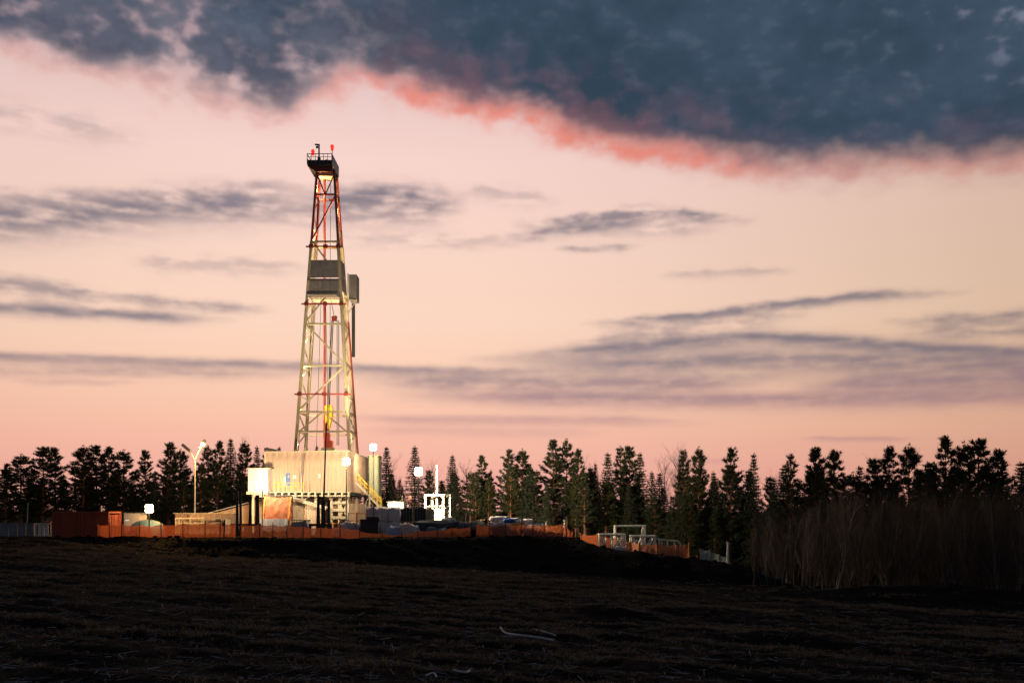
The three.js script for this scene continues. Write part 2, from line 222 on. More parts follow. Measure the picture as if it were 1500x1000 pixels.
{
  const line = (a, b, s) => { const r = []; for (let v = a; v < b; v += s) r.push(v); return r; };
  const xs = [-2500, -1200, -600, -300, -180, -120, ...line(-90, -52, 1.6), ...line(-52, 52, 0.3), ...line(52, 92, 1.6), 120, 180, 300, 600, 1200, 2500];
  const ds = [-400, -150, -60, -20, 0, 6, 10, ...line(13, 34, 0.22), ...line(34, 60, 0.28), ...line(60, 97, 0.32), ...line(97, 140, 1.4), 160, 200, 260, 340, 500, 800, 1400, 2600];
  const pos = new Float32Array(xs.length * ds.length * 3), uv = new Float32Array(xs.length * ds.length * 2), idx = [];
  ds.forEach((d, j) => xs.forEach((x, i) => { const k = j * xs.length + i; pos.set([x, heightAt(x, d), -d], k * 3); uv.set([x, d], k * 2); }));
  for (let j = 0; j + 1 < ds.length; j++) for (let i = 0; i + 1 < xs.length; i++) { const a = j * xs.length + i, b = a + xs.length; idx.push(a, a + 1, b, a + 1, b + 1, b); }
  const g = new THREE.BufferGeometry(); g.setAttribute('position', new THREE.BufferAttribute(pos, 3)); g.setAttribute('uv', new THREE.BufferAttribute(uv, 2)); g.setIndex(idx); g.computeVertexNormals();
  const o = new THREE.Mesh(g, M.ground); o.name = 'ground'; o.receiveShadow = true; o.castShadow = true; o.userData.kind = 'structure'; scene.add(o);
}

// ------------------------------------------------------------------ the derrick
const PAD = 0.02;
{
  const cx = X(472, 120), cd = 123, yT = Y(246, 120.6);
  const hw = (y) => 3.43 - (y - 9.71) * 0.0643, hd = (y) => hw(y) * 0.86;
  const P = (sx, y, sz) => V(cx + sx * hw(y), y, -cd + sz * hd(y));            // sz = 1 faces the field
  const T = thing('drilling_derrick', 'tall tapering steel drilling derrick, red above and cream below, with grey wind walls', 'derrick', V(cx, 5, -cd));
  const L = [632, 603, 535, 473, 407, 350, 279].map((p) => Y(p, 120.4)), ySplit = L[5];
  for (const sx of [-1, 1]) for (const sz of [-1, 1]) {
    part(T, 'leg', bar(P(sx, 5, sz), P(sx, ySplit, sz), 0.36), M.creamTower);
    part(T, 'leg', bar(P(sx, ySplit, sz), P(sx, yT, sz), 0.28), M.redSteel).userData.label = 'red upper leg section';
  }
  const brace = (name, a, b, w, m) => part(T, name, bar(a, b, w), m);
  L.forEach((y, i) => {
    const m = i > 5 ? M.redDark : M.creamTower, w = i > 5 ? 0.2 : 0.22;
    brace('girt', P(-1, y, 1), P(1, y, 1), w, m);
    for (const sx of [-1, 1]) brace('girt', P(sx, y, 1), P(sx, y, -1), w, m);
    if (i > 3 || i < 2) brace('girt', P(-1, y, -1), P(1, y, -1), w, m);
  });
  const mid = (y, sz) => V(cx, y, -cd + sz * hd(y));
  const cream = (a, b) => brace('brace', a, b, 0.18, M.creamTower), red = (a, b) => brace('brace', a, b, 0.15, M.redSteel);
  cream(mid(L[1], 1), P(-0.92, L[0], 1)); cream(mid(L[1], 1), P(0.92, L[0], 1)); cream(P(-1, L[1] + 0.2, 1), P(0.95, L[2] - 0.1, 1)); cream(P(-0.95, L[3], 1), P(0.95, L[2] + 0.3, 1)); cream(P(-0.98, L[3] + 0.2, 1), P(0.1, Y(432, 120.4), 1));
  cream(P(-0.9, ySplit, 1), P(0.15, Y(379, 120.4), 1)); red(P(-0.95, ySplit + 0.4, 1), P(0.95, L[6] - 0.2, 1)); red(P(-0.95, yT - 0.4, 1), mid(L[6], 1)); red(P(0.95, yT - 0.4, 1), mid(L[6], 1)); brace('brace', P(-0.9, L[0], 1), P(-0.9, 5.2, 1), 0.12, M.creamTower);
  for (const sx of [-1, 1]) {                                                  // fine lattice of the narrow sides
    for (let i = 0, y = 8.5; y < yT - 1.2; i++) { const s = 2.15, y1 = Math.min(yT - 0.2, y + s), up = y > ySplit; brace('brace', P(sx, y, i % 2 ? 1 : -1), P(sx, y1, i % 2 ? -1 : 1), up ? 0.11 : 0.13, up ? M.redSteel : M.creamTower); y = y1; if (i % 2) brace('girt', P(sx, y, 1), P(sx, y, -1), 0.11, up ? M.redSteel : M.creamTower); }
  }
  for (const [py, w] of [[577, 0.17], [443, 0.17], [357, 0.17]]) {             // red girts that stand out past the legs, with collars
    const y = Y(py, 120.2), e = 1 + 0.65 / hw(y), g = part(T, 'red_girt', bar(P(-e, y, 1.06), P(e * 0.98, y, 1.06), w), M.redSteel);
    for (const sx of [-1, 0.06, 1]) part(g, 'collar', box(cx + sx * hw(y) - 0.25, cx + sx * hw(y) + 0.25, y - 0.2, y + 0.24, cd - hd(y) * 1.06 - 0.2, cd - hd(y) * 1.06 + 0.16), M.redDark);
  }
  part(T, 'guide_column', pipe(V(X(475, 123.2), 9, -123.2), V(X(475, 123.2), yT - 0.5, -123.2), 0.16), M.redSteel);
  part(T, 'standpipe', pipe(P(1.04, 8, -0.9), P(1.06, Y(470, 124), -0.9), 0.13), M.redSteel);
  part(T, 'duct', box(X(515, 125), X(519, 125), Y(522, 125), Y(440, 125), 125, 125.5), M.black);
  for (const k of [0.25, 0.62]) part(T, 'cable_bundle', bar(P(-k, 9, 0.9), P(-k * 0.8, Y(433, 121), 0.9), 0.045), M.wire);
  // ladder up the near right side
  { const lad = part(T, 'ladder', join(bar(P(1, 9, 0.3), P(1, yT - 1, 0.3), 0.07), bar(P(1, 9, -0.15), P(1, yT - 1, -0.15), 0.07)), M.cream); const rungs = []; for (let y = 9.3; y < yT - 1.2; y += 0.45) rungs.push(bar(P(1.0, y, 0.3), P(1.0, y, -0.15), 0.045)); part(lad, 'rungs', join(rungs), M.cream).userData.kind = 'stuff'; }
  // wind walls round the racking board, each panel on its own
  const wall = (sx0, sx1, p0, p1, m) => { const y0 = Y(p1, 120.4), y1 = Y(p0, 120.4), f = (sx, y) => V(cx + sx * hw(y), y, -cd + hd(y) * 1.1); const o = part(T, 'wind_wall_panel', slab(f(sx0, y0), f(sx1, y0), f(sx1, y1), f(sx0, y1), 0.1), m); return o; };
  function slab(a, b, c, e, t) { const n = b.clone().sub(a).cross(e.clone().sub(a)).normalize().multiplyScalar(-t), q = [a, b, c, e, ...[a, b, c, e].map((v) => v.clone().add(n))], f = [[0, 1, 2, 3], [7, 6, 5, 4], [4, 5, 1, 0], [5, 6, 2, 1], [6, 7, 3, 2], [7, 4, 0, 3]], pos = []; for (const [i, j, k, l] of f) for (const s of [i, j, k, i, k, l]) pos.push(q[s].x, q[s].y, q[s].z); const g = new THREE.BufferGeometry(); g.setAttribute('position', new THREE.Float32BufferAttribute(pos, 3)); g.setAttribute('uv', new THREE.Float32BufferAttribute(new Float32Array(72), 2)); g.computeVertexNormals(); return metres(g); }
  for (const [p0, p1, m1, m2] of [[378, 390.92, M.greyWall, M.greyWall2], [391.08, 404, M.greyWall2, M.greyWall], [408, 420.72, M.greyWall2, M.greyWall], [420.88, 433.5, M.greyWall, M.greyWall2]]) { wall(-1.06, -0.204, p0, p1, m1); wall(-0.196, 0.98, p0, p1, m2); }
  for (const sx of [-1, 1]) for (const [p0, p1] of [[377, 400], [401, 424]]) { const y0 = Y(p1, 121), y1 = Y(p0, 121), f = (y, sz) => V(cx + sx * hw(y) * 1.07, y, -cd + sz * hd(y)); part(T, 'wind_wall_panel', sx > 0 ? slab(f(y0, 1), f(y0, -1), f(y1, -1), f(y1, 1), 0.1) : slab(f(y0, -1), f(y0, 1), f(y1, 1), f(y1, -1), 0.1), M.greyWall2); }
  // racking platform inside the walls
  { const y = Y(436, 121); const o = part(T, 'racking_board', join([0, 1, 2, 3, 4, 5].map((i) => bar(V(cx - hw(y) + 0.3, y, -cd - hd(y) + 0.5 + i * 0.95), V(cx + hw(y) - 0.3, y, -cd - hd(y) + 0.5 + i * 0.95), 0.14))), M.cream); part(o, 'fingers', join([0, 1, 2, 3, 4, 5, 6].map((i) => bar(V(cx - hw(y) + 0.5 + i * 0.65, y + 0.3, -cd + 1.9), V(cx - hw(y) + 0.5 + i * 0.65, y + 0.3, -cd - 1.6), 0.09))), M.cream).userData.kind = 'stuff'; }
  // box hung on the right-hand side
  { const x0 = X(512.5, 123), x1 = X(523.5, 123), y0 = Y(441, 123), y1 = Y(404, 123); const o = part(T, 'escape_cabin', box(x0, x1, y0, y1, 122.2, 124.4), M.greyWall2); part(o, 'frame', join(bar(V(x0 - 0.1, y0 - 1, -122.1), V(x0 - 0.1, y1 + 0.1, -122.1), 0.14), bar(V(x0 - 0.1, y0, -122.1), V(x1 + 0.1, y0 - 0.1, -122.1), 0.14), bar(V(x0, y0 - 1.6, -122.1), V(x1, y0 - 0.1, -122.1), 0.12)), M.cream); }
  // crown platform
  { const x0 = X(450.5, 121), x1 = X(486.5, 121), x2 = x1 + 0.02, y0 = Y(243, 121), d0 = 120.6, d1 = 125.2;
    part(T, 'crown_floor', box(x0, x1, y0, y0 + 0.25, d0, d1), M.dark);
    const sh = new THREE.Shape(); sh.moveTo(0, 0); sh.lineTo(1.0, -0.7); sh.lineTo(x1 - x0, -0.75); sh.lineTo(x1 - x0, 0); sh.closePath(); part(T, 'crown_bracket', metres(new THREE.ExtrudeGeometry(sh, { depth: 0.3, bevelEnabled: false }).translate(x0, y0 - 0.003, -d0 - 0.6)), M.redDark);
    part(T, 'kick_panel', box(x0, x1, y0 + 0.25, y0 + 0.62, d0, d0 + 0.06), M.dark); part(T, 'kick_panel', box(x0, x0 + 0.06, y0 + 0.25, y0 + 0.8, d0 + 0.07, d1), M.dark); part(T, 'side_panel', box(x2, x2 + 0.06, y0, y0 + 1.4, d0, d1), M.paleGrey);
    const rail = part(T, 'guardrail', join(bar(V(x0, y0 + 1.4, -d0), V(x1, y0 + 1.4, -d0), 0.07), bar(V(x0, y0 + 1, -d0), V(x1, y0 + 1, -d0), 0.05), bar(V(x0, y0 + 1.4, -d0), V(x0, y0 + 1.4, -d1), 0.07), bar(V(x0, y0 + 1.4, -d1), V(x1, y0 + 1.4, -d1), 0.07)), M.steel);
    for (let i = 0; i <= 6; i++) part(rail, 'rail_post', bar(V(mix(x0, x1, i / 6), y0 + 0.2, -d0 - 0.02), V(mix(x0, x1, i / 6), y0 + 1.4, -d0 - 0.02), 0.06), M.steel);
    for (const [a, b, c, e] of [[0.6, 0.1, 0.7, 122.4], [0.55, 0.25, 0.65, 123]]) part(T, 'sheave', flat(new THREE.CylinderGeometry(a, a, 0.25, 18).rotateX(Math.PI / 2).translate(cx + b, y0 + c, -e)), M.black);
    part(T, 'crown_beam', box(cx - 0.9, cx + 1, y0 - 0.9, y0 - 0.5, 122, 124), M.cream);
    part(T, 'hoist_post', join(pipe(V(X(467, 121.5), y0, -121.5), V(X(467, 121.5), Y(212, 121.5), -121.5), 0.1), bar(V(X(468, 121.5), Y(212, 121.5), -121.5), V(X(461, 121.5), Y(211.5, 121.5), -121.5), 0.16), bar(V(X(467, 121.5), Y(217, 121.5), -121.5), V(X(463.6, 121.5), Y(212, 121.5), -121.5), 0.07), box(X(465.3, 121.5), X(468.8, 121.5), y0, y0 + 1.3, 121.3, 121.8)), M.dark);
    part(T, 'hoist_pulley', ball(V(X(464, 121.5), Y(215.6, 121.5), -121.5), 0.16), M.redDark);
    const beacon = (px, py, py0, k) => { const p = at(px, py, 121.2), b = part(T, 'beacon_pole', pipe(V(p.x, y0 + 1.38, p.z), V(p.x, p.y - 0.2, p.z), 0.05), M.steel); part(b, 'beacon_lamp', join(ball(p, 0.24, 1, 1.1, 1), pipe(V(p.x, p.y - 0.45, p.z), V(p.x, p.y - 0.2, p.z), 0.2)), k); lampLight(T, p, RED, 4, 4); };
    beacon(458, 221.5, 228, hot.red); beacon(486.3, 214.5, 226, hot.red);
  }
  // lamps fixed inside the tower
  const towerLamp = (sx, y, sz, c, cd_, m) => { const p = P(sx, y, sz); p.z -= sz > 0.9 ? 0.4 : 0; part(T, 'tower_lamp', new THREE.CapsuleGeometry(0.07, 0.2, 4, 8).translate(p.x, p.y, p.z), m); lampLight(T, p, c, cd_, 4); };
  for (const y of [11, 15.5, 20, 24.5]) towerLamp(-0.98, y, 1, WHITE, 85, hot.white);
  for (const y of [11.5, 19]) towerLamp(1.0, y, 1, WARM, 36, hot.warm);
  towerLamp(-0.5, 30.9, 0.8, WARM, 40, hot.warm); towerLamp(0.5, 30.9, 0.8, WARM, 40, hot.warm); towerLamp(0, 34.2, 0.95, WARM, 14, hot.warm);
  towerLamp(-0.97, 37.6, 1, [1, 0.6, 0.3], 70, hot.sodium); towerLamp(-0.95, 43.6, 1, [1, 0.6, 0.3], 70, hot.sodium); towerLamp(0.95, 41, 1, [1, 0.6, 0.3], 30, hot.sodium);
}
// hoisting gear that hangs in the tower
{
  const d = 122.4, p = at(489.5, 467, d), T = thing('hoist_block', 'small dark red hoist block with black ropes hanging high inside the derrick', 'hoist block', V(p.x, 12, p.z));
  part(T, 'block_body', join(box(p.x - 0.3, p.x + 0.3, p.y - 0.25, p.y + 0.25, d - 0.25, d + 0.25), ball(V(p.x + 0.16, p.y + 0.22, -d), 0.22), ball(V(p.x - 0.18, p.y + 0.2, -d), 0.2)), M.redDark);
  for (const [a, b, r] of [[486, 477, 0.07], [488, 479, 0.06], [493.6, 493.6, 0.05], [496, 496, 0.05]]) part(T, 'rope', pipe(V(X(a, d), p.y - 0.2, -d), V(X(b, d), Y(652, d), -d), r, r, 5), M.wire);
  part(T, 'hanging_line', pipe(V(p.x, p.y + 0.2, -d), V(X(484, d), Y(436, d), -d), 0.04, 0.04, 5), M.wire);
}
{
  const d = 123.6, T = thing('travelling_block', 'narrow yellow travelling block hanging over the drill floor inside the derrick', 'travelling block', at(481, 628, d));
  const s = new THREE.Shape(); s.moveTo(-0.22, -1.6); s.lineTo(0.12, -1.6); s.bezierCurveTo(0.4, -0.6, 0.62, 0.4, 0.5, 1.0); s.bezierCurveTo(0.4, 1.5, -0.3, 1.55, -0.42, 1); s.lineTo(-0.35, -0.2); s.closePath();
  part(T, 'cheek_plate', metres(new THREE.ExtrudeGeometry(s, { depth: 0.5, bevelSize: 0.05, bevelThickness: 0.05, bevelSegments: 1 }).translate(X(481.5, d), Y(609, d), -d)), M.yellow);
  part(T, 'hook', join(pipe(at(480, 627, d), at(480, 636, d), 0.16), ball(at(480, 637, d), 0.28)), M.dark);
  for (const x of [473.5, 484]) part(T, 'rope', pipe(at(x === 484 ? 483 : 480, 600, d), at(x, 262, d), 0.035, 0.03, 5), M.wire);
}
{
  const d = 121, T = thing('top_drive', 'dull red top drive standing on the drill floor under the yellow block', 'top drive', at(480, 664, d));
  part(T, 'motor_housing', join(box(X(475, d), X(486, d), Y(664, d), Y(645, d), d, d + 1), box(X(477, d), X(482, d), Y(645, d), Y(634, d), d + 0.2, d + 0.8)), M.redSteel); part(T, 'gear_cover', box(X(471, d), X(491, d), Y(668, d), Y(656, d), d - 0.3, d + 1.3), M.cream); part(T, 'swivel', pipe(at(480, 634, d + 0.5), at(480, 628, d + 0.5), 0.2), M.redDark);
}

// ------------------------------------------------------------------ rig substructure and enclosure
{
  const d0 = 113, d1 = 129, x0 = X(388, d0), x1 = X(507.5, d0), y0 = Y(720, d0), yl = Y(662.5, d0), yr = Y(660.5, d0);
  const T = thing('drill_floor_house', 'cream sheet-clad enclosure round the drill floor at the foot of the derrick', 'rig house', V((x0 + x1) / 2, y0, -(d0 + d1) / 2));
  const n = 11, w = (x1 - x0) / n;
  for (let i = 0; i < n; i++) part(T, 'wall_panel', place(sheet(w - 0.02, mix(yl, yr, i / n) - y0, 0.3, 0.03), x0 + w * (i + 0.5), y0, d0), i % 3 === 1 ? M.clad2 : M.clad);
  const m = 14, ws = (d1 - d0) / m;
  for (let i = 0; i < m; i++) { part(T, 'wall_panel', place(sheet(ws - 0.02, yr - y0, 0.3, 0.03), x1, y0, d0 + ws * (i + 0.5), Math.PI / 2), i % 4 === 2 ? M.clad2 : M.clad); part(T, 'wall_panel', place(sheet(ws - 0.02, yl - y0, 0.3, 0.03), x0, y0, d0 + ws * (i + 0.5), -Math.PI / 2), M.clad2); }
  for (let i = 0; i < n; i++) part(T, 'wall_panel', place(sheet(w - 0.02, yl - y0 - 0.4, 0.3, 0.03), x0 + w * (i + 0.5), y0, d1, Math.PI), M.clad2);
  for (const [x, d] of [[x0 + 0.02, d0], [x1 - 0.02, d0], [x1 - 0.02, d1], [x0 + 0.02, d1]]) part(T, 'corner_trim', box(x - 0.09, x + 0.09, y0 - 0.05, yl + 0.08, d - 0.1, d + 0.1), M.cream);
  part(T, 'top_trim', join(bar(V(x0, yl + 0.05, -d0 + 0.02), V(x1, yr + 0.05, -d0 + 0.02), 0.14), bar(V(x1, yr + 0.05, -d0), V(x1, yr + 0.05, -d1), 0.14), bar(V(x0, yl + 0.05, -d0), V(x0, yl + 0.05, -d1), 0.14)), M.cream);
  part(T, 'drill_floor', box(x0 + 0.1, x1 - 0.1, y0 + 0.1, y0 + 0.35, d0 + 0.1, d1 - 0.1), M.steel);
  const door = part(T, 'door', box(X(419, d0), X(424.5, d0), Y(712, d0), Y(693, d0), d0 - 0.1, d0 - 0.045), M.blue); part(door, 'door_window', box(X(421.5, d0), X(424, d0), Y(700, d0), Y(695, d0), d0 - 0.13, d0 - 0.1), M.paleBlue); part(T, 'door', box(X(415.5, d0), X(418.8, d0), Y(713, d0), Y(698, d0), d0 - 0.14, d0 - 0.05), M.white).userData.label = 'open white door leaf';
  for (const [a, b, c, e] of [[429, 434, 701, 696], [466, 469.5, 700, 694]]) part(T, 'hatch', box(X(a, d0), X(b, d0), Y(c, d0), Y(e, d0), d0 - 0.1, d0 - 0.045), M.white);
  part(T, 'downpipe', join(bar(at(440, 720, d0 - 0.2), at(445.5, 664, d0 - 0.2), 0.09), bar(at(441, 690, d0 - 0.18), at(441, 720, d0 - 0.18), 0.12)), M.steel);
  part(T, 'roof_flue', join(pipe(at(391, 659.5, d0 + 3), at(412, 664, d0 + 3), 0.34), pipe(at(391, 658, d0 + 3), at(391, 668, d0 + 3), 0.3)), M.cream);
  part(T, 'wall_prop', bar(at(383, 688, d0 + 0.5), at(388.5, 675, d0 + 0.5), 0.16), M.cream);
}
{
  const d = 124, x0 = X(540, d), x1 = X(553.5, d), y0 = Y(729, d), y1 = Y(668, d), T = thing('tank_cladding', 'tall pale green ribbed housing at the right-hand end of the rig', 'housing', V((x0 + x1) / 2, 0, -d - 1.5));
  part(T, 'front_sheet', place(sheet(x1 - x0, y1 - y0, 0.38, 0.07), (x0 + x1) / 2, y0, d), M.cladGreen); part(T, 'side_sheet', place(sheet(3, y1 - y0, 0.38, 0.07), x1, y0, d + 1.5, Math.PI / 2), M.cladGreen); part(T, 'side_sheet', place(sheet(3, y1 - y0, 0.38, 0.07), x0, y0, d + 1.5, -Math.PI / 2), M.cladGreen);
  part(T, 'cap', box(x0 - 0.12, x1 + 0.12, y1, y1 + 0.12, d - 0.12, d + 3.1), M.cream);
  for (const x of [x0 + 0.1, x1 - 0.1]) for (const q of [d + 0.1, d + 2.9]) part(T, 'leg', box(x - 0.1, x + 0.1, PAD, y0, q - 0.1, q + 0.1), M.cream);
}
// steel base under the drill floor
{
  const d0 = 112.6, x0 = X(396, d0), x1 = X(512, d0), yTop = Y(720, d0) - 0.03, T = thing('substructure', 'cream steel substructure of beams and posts carrying the drill floor', 'substructure', V((x0 + x1) / 2, 0, -118));
  part(T, 'deck_beam', box(x0, x1, yTop - 0.55, yTop - 0.38, d0 - 0.5, d0 - 0.2), M.cream); part(T, 'deck_beam', box(x0, x1, yTop - 0.1, yTop, d0 - 0.8, d0 - 0.2), M.cream);
  for (let i = 0; i <= 12; i++) { const x = mix(x0, x1, i / 12); part(T, 'bracket', box(x - 0.09, x + 0.09, yTop - 0.6, yTop - 0.02, d0 - 0.86, d0 - 0.1), M.cream); }
  part(T, 'floor_frame', box(x0, x1, yTop - 0.4, yTop - 0.12, d0 - 0.1, d0 + 16), M.dark);
  for (const x of [408, 440, 462, 484, 497, 508]) for (const d of [d0 + 0.4, d0 + 7, d0 + 14]) part(T, 'post', box(X(x, d0) - 0.2, X(x, d0) + 0.2, PAD, yTop - 0.42, d - 0.2, d + 0.2), M.cream);
  for (const [a, b] of [[485, 497], [497, 508]]) for (const py of [736, 747, 758]) part(T, 'cross_beam', box(X(a, d0), X(b, d0), Y(py, d0) - 0.16, Y(py, d0) + 0.16, d0 + 0.1, d0 + 0.5), M.cream);
  for (const [a, b, c, e] of [[440, 735, 456, 724], [444, 757, 462, 735], [498, 757, 508, 738], [508, 757, 498, 738]]) part(T, 'brace', bar(at(a, b, d0 + 0.3), at(c, e, d0 + 0.3), 0.14), M.cream);
  for (let i = 0; i < 6; i++) part(T, 'side_sheet', place(sheet(2.4, 2.9, 0.3, 0.04), X(508, d0) + 0.02, 0.6, d0 + 2 + i * 2.42, Math.PI / 2), i % 2 ? M.clad : M.clad2);
  for (let i = 0; i < 4; i++) part(T, 'back_sheet', place(sheet(2.3, 4.1, 0.3, 0.04), x0 + 1.3 + i * 2.34, PAD, d0 + 5), i % 2 ? M.clad2 : M.clad);
  const rail = part(T, 'handrail', join([0, 0.45].map((h) => bar(V(X(404, d0), yTop + 1.05 - h, -d0 + 0.75), V(X(446, d0), yTop + 1.05 - h, -d0 + 0.75), 0.06))), M.yellow);
  for (let i = 0; i <= 7; i++) { const x = mix(X(404, d0), X(446, d0), i / 7); part(rail, 'rail_post', bar(V(x, yTop, -d0 + 0.75), V(x, yTop + 1.05, -d0 + 0.75), 0.06), M.yellow); }
}
{ // outside stair
  const a = at(521, 706, 114), b = at(556, 743, 114), T = thing('rig_staircase', 'steel staircase with bright yellow handrails running down to the right from the rig', 'staircase', V(b.x, b.y - 1, b.z)), o = V(0, 0, -1);
  for (const k of [0, 1]) part(T, 'stringer', bar(a.clone().addScaledVector(o, k), b.clone().addScaledVector(o, k), 0.22, 0.08), M.cream);
  for (let i = 1; i < 18; i++) { const p = a.clone().lerp(b, i / 18); part(T, 'tread', box(p.x - 0.13, p.x + 0.13, p.y - 0.02, p.y + 0.03, 114.03, 114.97), M.steel); }
  for (const k of [0, 1]) { const r = part(T, 'handrail', join(bar(a.clone().add(V(0.1, 1.0, -k)), b.clone().add(V(0.1, 1.0, -k)), 0.08), bar(a.clone().add(V(0.1, 0.55, -k)), b.clone().add(V(0.1, 0.55, -k)), 0.06)), M.yellow); for (let i = 0; i <= 6; i++) { const p = a.clone().lerp(b, i / 6).add(V(0.1, 0, -k)); part(r, 'rail_post', bar(p, p.clone().add(V(0, 1, 0)), 0.06), M.yellow); } }
  for (const k of [0, 1]) part(T, 'foot_post', bar(V(b.x - 0.1, heightAt(b.x, 114), b.z - k), V(b.x - 0.1, b.y + 0.05, b.z - k), 0.12), M.cream);
}
{ // doghouse cabin on the left
  const d = 111, x0 = X(363, d), x1 = X(392, d), y0 = Y(720, d), y1 = Y(686.5, d), T = thing('driller_cabin', 'white box cabin raised on beams at the left-hand end of the rig', 'cabin', V((x0 + x1) / 2, 0, -d - 1));
  const n = 4, w = (x1 - x0) / n; for (let i = 0; i < n; i++) part(T, 'wall_panel', box(x0 + i * w + 0.01, x0 + (i + 1) * w - 0.01, y0, y1, d, d + 0.08), M.white);
  part(T, 'side_wall', box(x0, x0 + 0.08, y0, y1, d + 0.09, d + 2.4), M.white); part(T, 'side_wall', box(x1 - 0.08, x1, y0, y1, d + 0.09, d + 2.4), M.white); part(T, 'back_wall', box(x0, x1, y0, y1, d + 2.41, d + 2.5), M.white);
  part(T, 'roof', box(x0 - 0.1, x1 + 0.25, y1, y1 + 0.1, d - 0.12, d + 2.6), M.cream); part(T, 'floor_beam', box(x0 - 0.15, x1, y0 - 0.32, y0, d - 0.15, d + 2.5), M.cream); part(T, 'floor_beam', box(x0 + 0.5, x1, y0 - 0.62, y0 - 0.33, d + 0.1, d + 0.5), M.cream);
  for (const x of [x0 + 0.5, x1 - 0.4]) for (const q of [d + 0.4, d + 2.2]) part(T, 'leg', box(x - 0.12, x + 0.12, PAD, y0 - 0.32, q - 0.12, q + 0.12), M.cream);
}
// lower plant in front of the base
{
  const d = 110, x0 = X(424, d), x1 = X(474, d), T = thing('mud_shed', 'low cream shed with a roof sloping down to the right under the rig', 'shed', V((x0 + x1) / 2, PAD, -d - 1));
  const yA = Y(727, d), yB = Y(744, d), n = 8, w = (x1 - x0) / n;
  for (let i = 0; i < n; i++) part(T, 'wall_panel', place(sheet(w - 0.02, mix(yA, yB, (i + 1) / n) - 0.1 - PAD, 0.2, 0.03), x0 + w * (i + 0.5), PAD, d), i % 3 ? M.cream : M.clad);
  part(T, 'roof', bar(V(x0 - 0.2, yA, -d - 1), V(x1 + 0.3, yB, -d - 1), 0.14, 2.4), M.white);
  part(T, 'fascia', bar(V(x0 - 0.2, yA - 0.08, -d + 0.24), V(x1 + 0.3, yB - 0.08, -d + 0.24), 0.3, 0.06), M.cream);
  const r = part(T, 'handrail', join([0.6, 1.15].map((h) => bar(V(x0 + 0.2, h, -d + 0.7), V(X(500, d), h, -d + 0.7), 0.07))), M.orangePaint); for (let i = 0; i <= 7; i++) { const x = mix(x0 + 0.2, X(500, d), i / 7); part(r, 'rail_post', bar(V(x, PAD, -d + 0.7), V(x, 1.15, -d + 0.7), 0.07), M.orangePaint); }
}
function draped(pts, n, m, sag, s) {        // a cloth quad a-b-c-e (top left, top right, bottom right, bottom left) with folds, given thickness
  const pos = [], uv = [], idx = [], [a, b, c, e] = pts, nn = n + 1, mm = m + 1;
  for (const side of [0, 1]) for (let j = 0; j < mm; j++) for (let i = 0; i < nn; i++) { const u = i / n, v = j / m, p = a.clone().lerp(b, u).lerp(e.clone().lerp(c, u), v); const f = sag * (0.6 * Math.sin(u * 21 + 3 * noise(v * 2, s)) * (0.4 + v) + noise(u * 5 + s, v * 4) + 0.5 * noise(u * 13, v * 9 + s)); p.z += f + (side ? -0.02 : 0); p.y -= sag * 1.6 * Math.sin(Math.PI * u) * (1 - v); pos.push(p.x, p.y, p.z); uv.push(p.x, p.y); }
  const k = nn * mm; for (let j = 0; j < m; j++) for (let i = 0; i < n; i++) { const q = j * nn + i; idx.push(q, q + nn, q + 1, q + 1, q + nn, q + nn + 1, k + q, k + q + 1, k + q + nn, k + q + 1, k + q + nn + 1, k + q + nn); }
  const g = new THREE.BufferGeometry(); g.setAttribute('position', new THREE.Float32BufferAttribute(pos, 3)); g.setAttribute('uv', new THREE.Float32BufferAttribute(uv, 2)); g.setIndex(idx); g.computeVertexNormals(); return g.toNonIndexed();
}
{
  const d = 108.6, T = thing('hanging_tarpaulin', 'rust brown tarpaulin hung with orange straps below the driller cabin', 'tarpaulin', at(405, 762, d));
  part(T, 'cloth', draped([at(389, 726, d), at(426, 727, d), at(427, 762, d), at(386, 762, d)], 28, 18, 0.1, 3), M.tarp);
  for (const [a, b] of [[388, 384.5], [425.5, 421.5]]) part(T, 'strap', bar(at(a, 727, d - 0.25), at(b, 762, d - 0.25), 0.14, 0.03), M.strap);
  part(T, 'ridge_pole', pipe(at(386, 725.8, d), at(428, 726.6, d), 0.08), M.dark); for (const x of [387, 427.5]) part(T, 'pole', pipe(V(X(x, d), PAD, -d - 0.05), V(X(x, d), Y(726, d), -d - 0.05), 0.07), M.dark);
}
{
  const d = 116, T = thing('white_awning', 'large pale sloping sheet shed rising towards the driller cabin', 'shed', V(X(345, d), PAD, -d - 2));
  const s = new THREE.Shape(); s.moveTo(X(296, d), PAD); s.lineTo(X(296, d), Y(756, d)); s.lineTo(X(388, d), Y(732, d)); s.lineTo(X(388, d), PAD); s.closePath();
  part(T, 'gable_wall', metres(new THREE.ExtrudeGeometry(s, { depth: 0.1, bevelEnabled: false }).translate(0, 0, -d - 0.1)), M.clad2); part(T, 'roof_sheet', bar(at(294, 756.2, d + 2), at(389, 731.2, d + 2), 0.1, 4.4), M.white);
  for (const px of [318, 342, 366]) part(T, 'seam', box(X(px, d) - 0.03, X(px, d) + 0.03, PAD, Y(756 - (px - 296) * 0.26, d) - 0.1, d - 0.035, d - 0.003), M.cream);
}
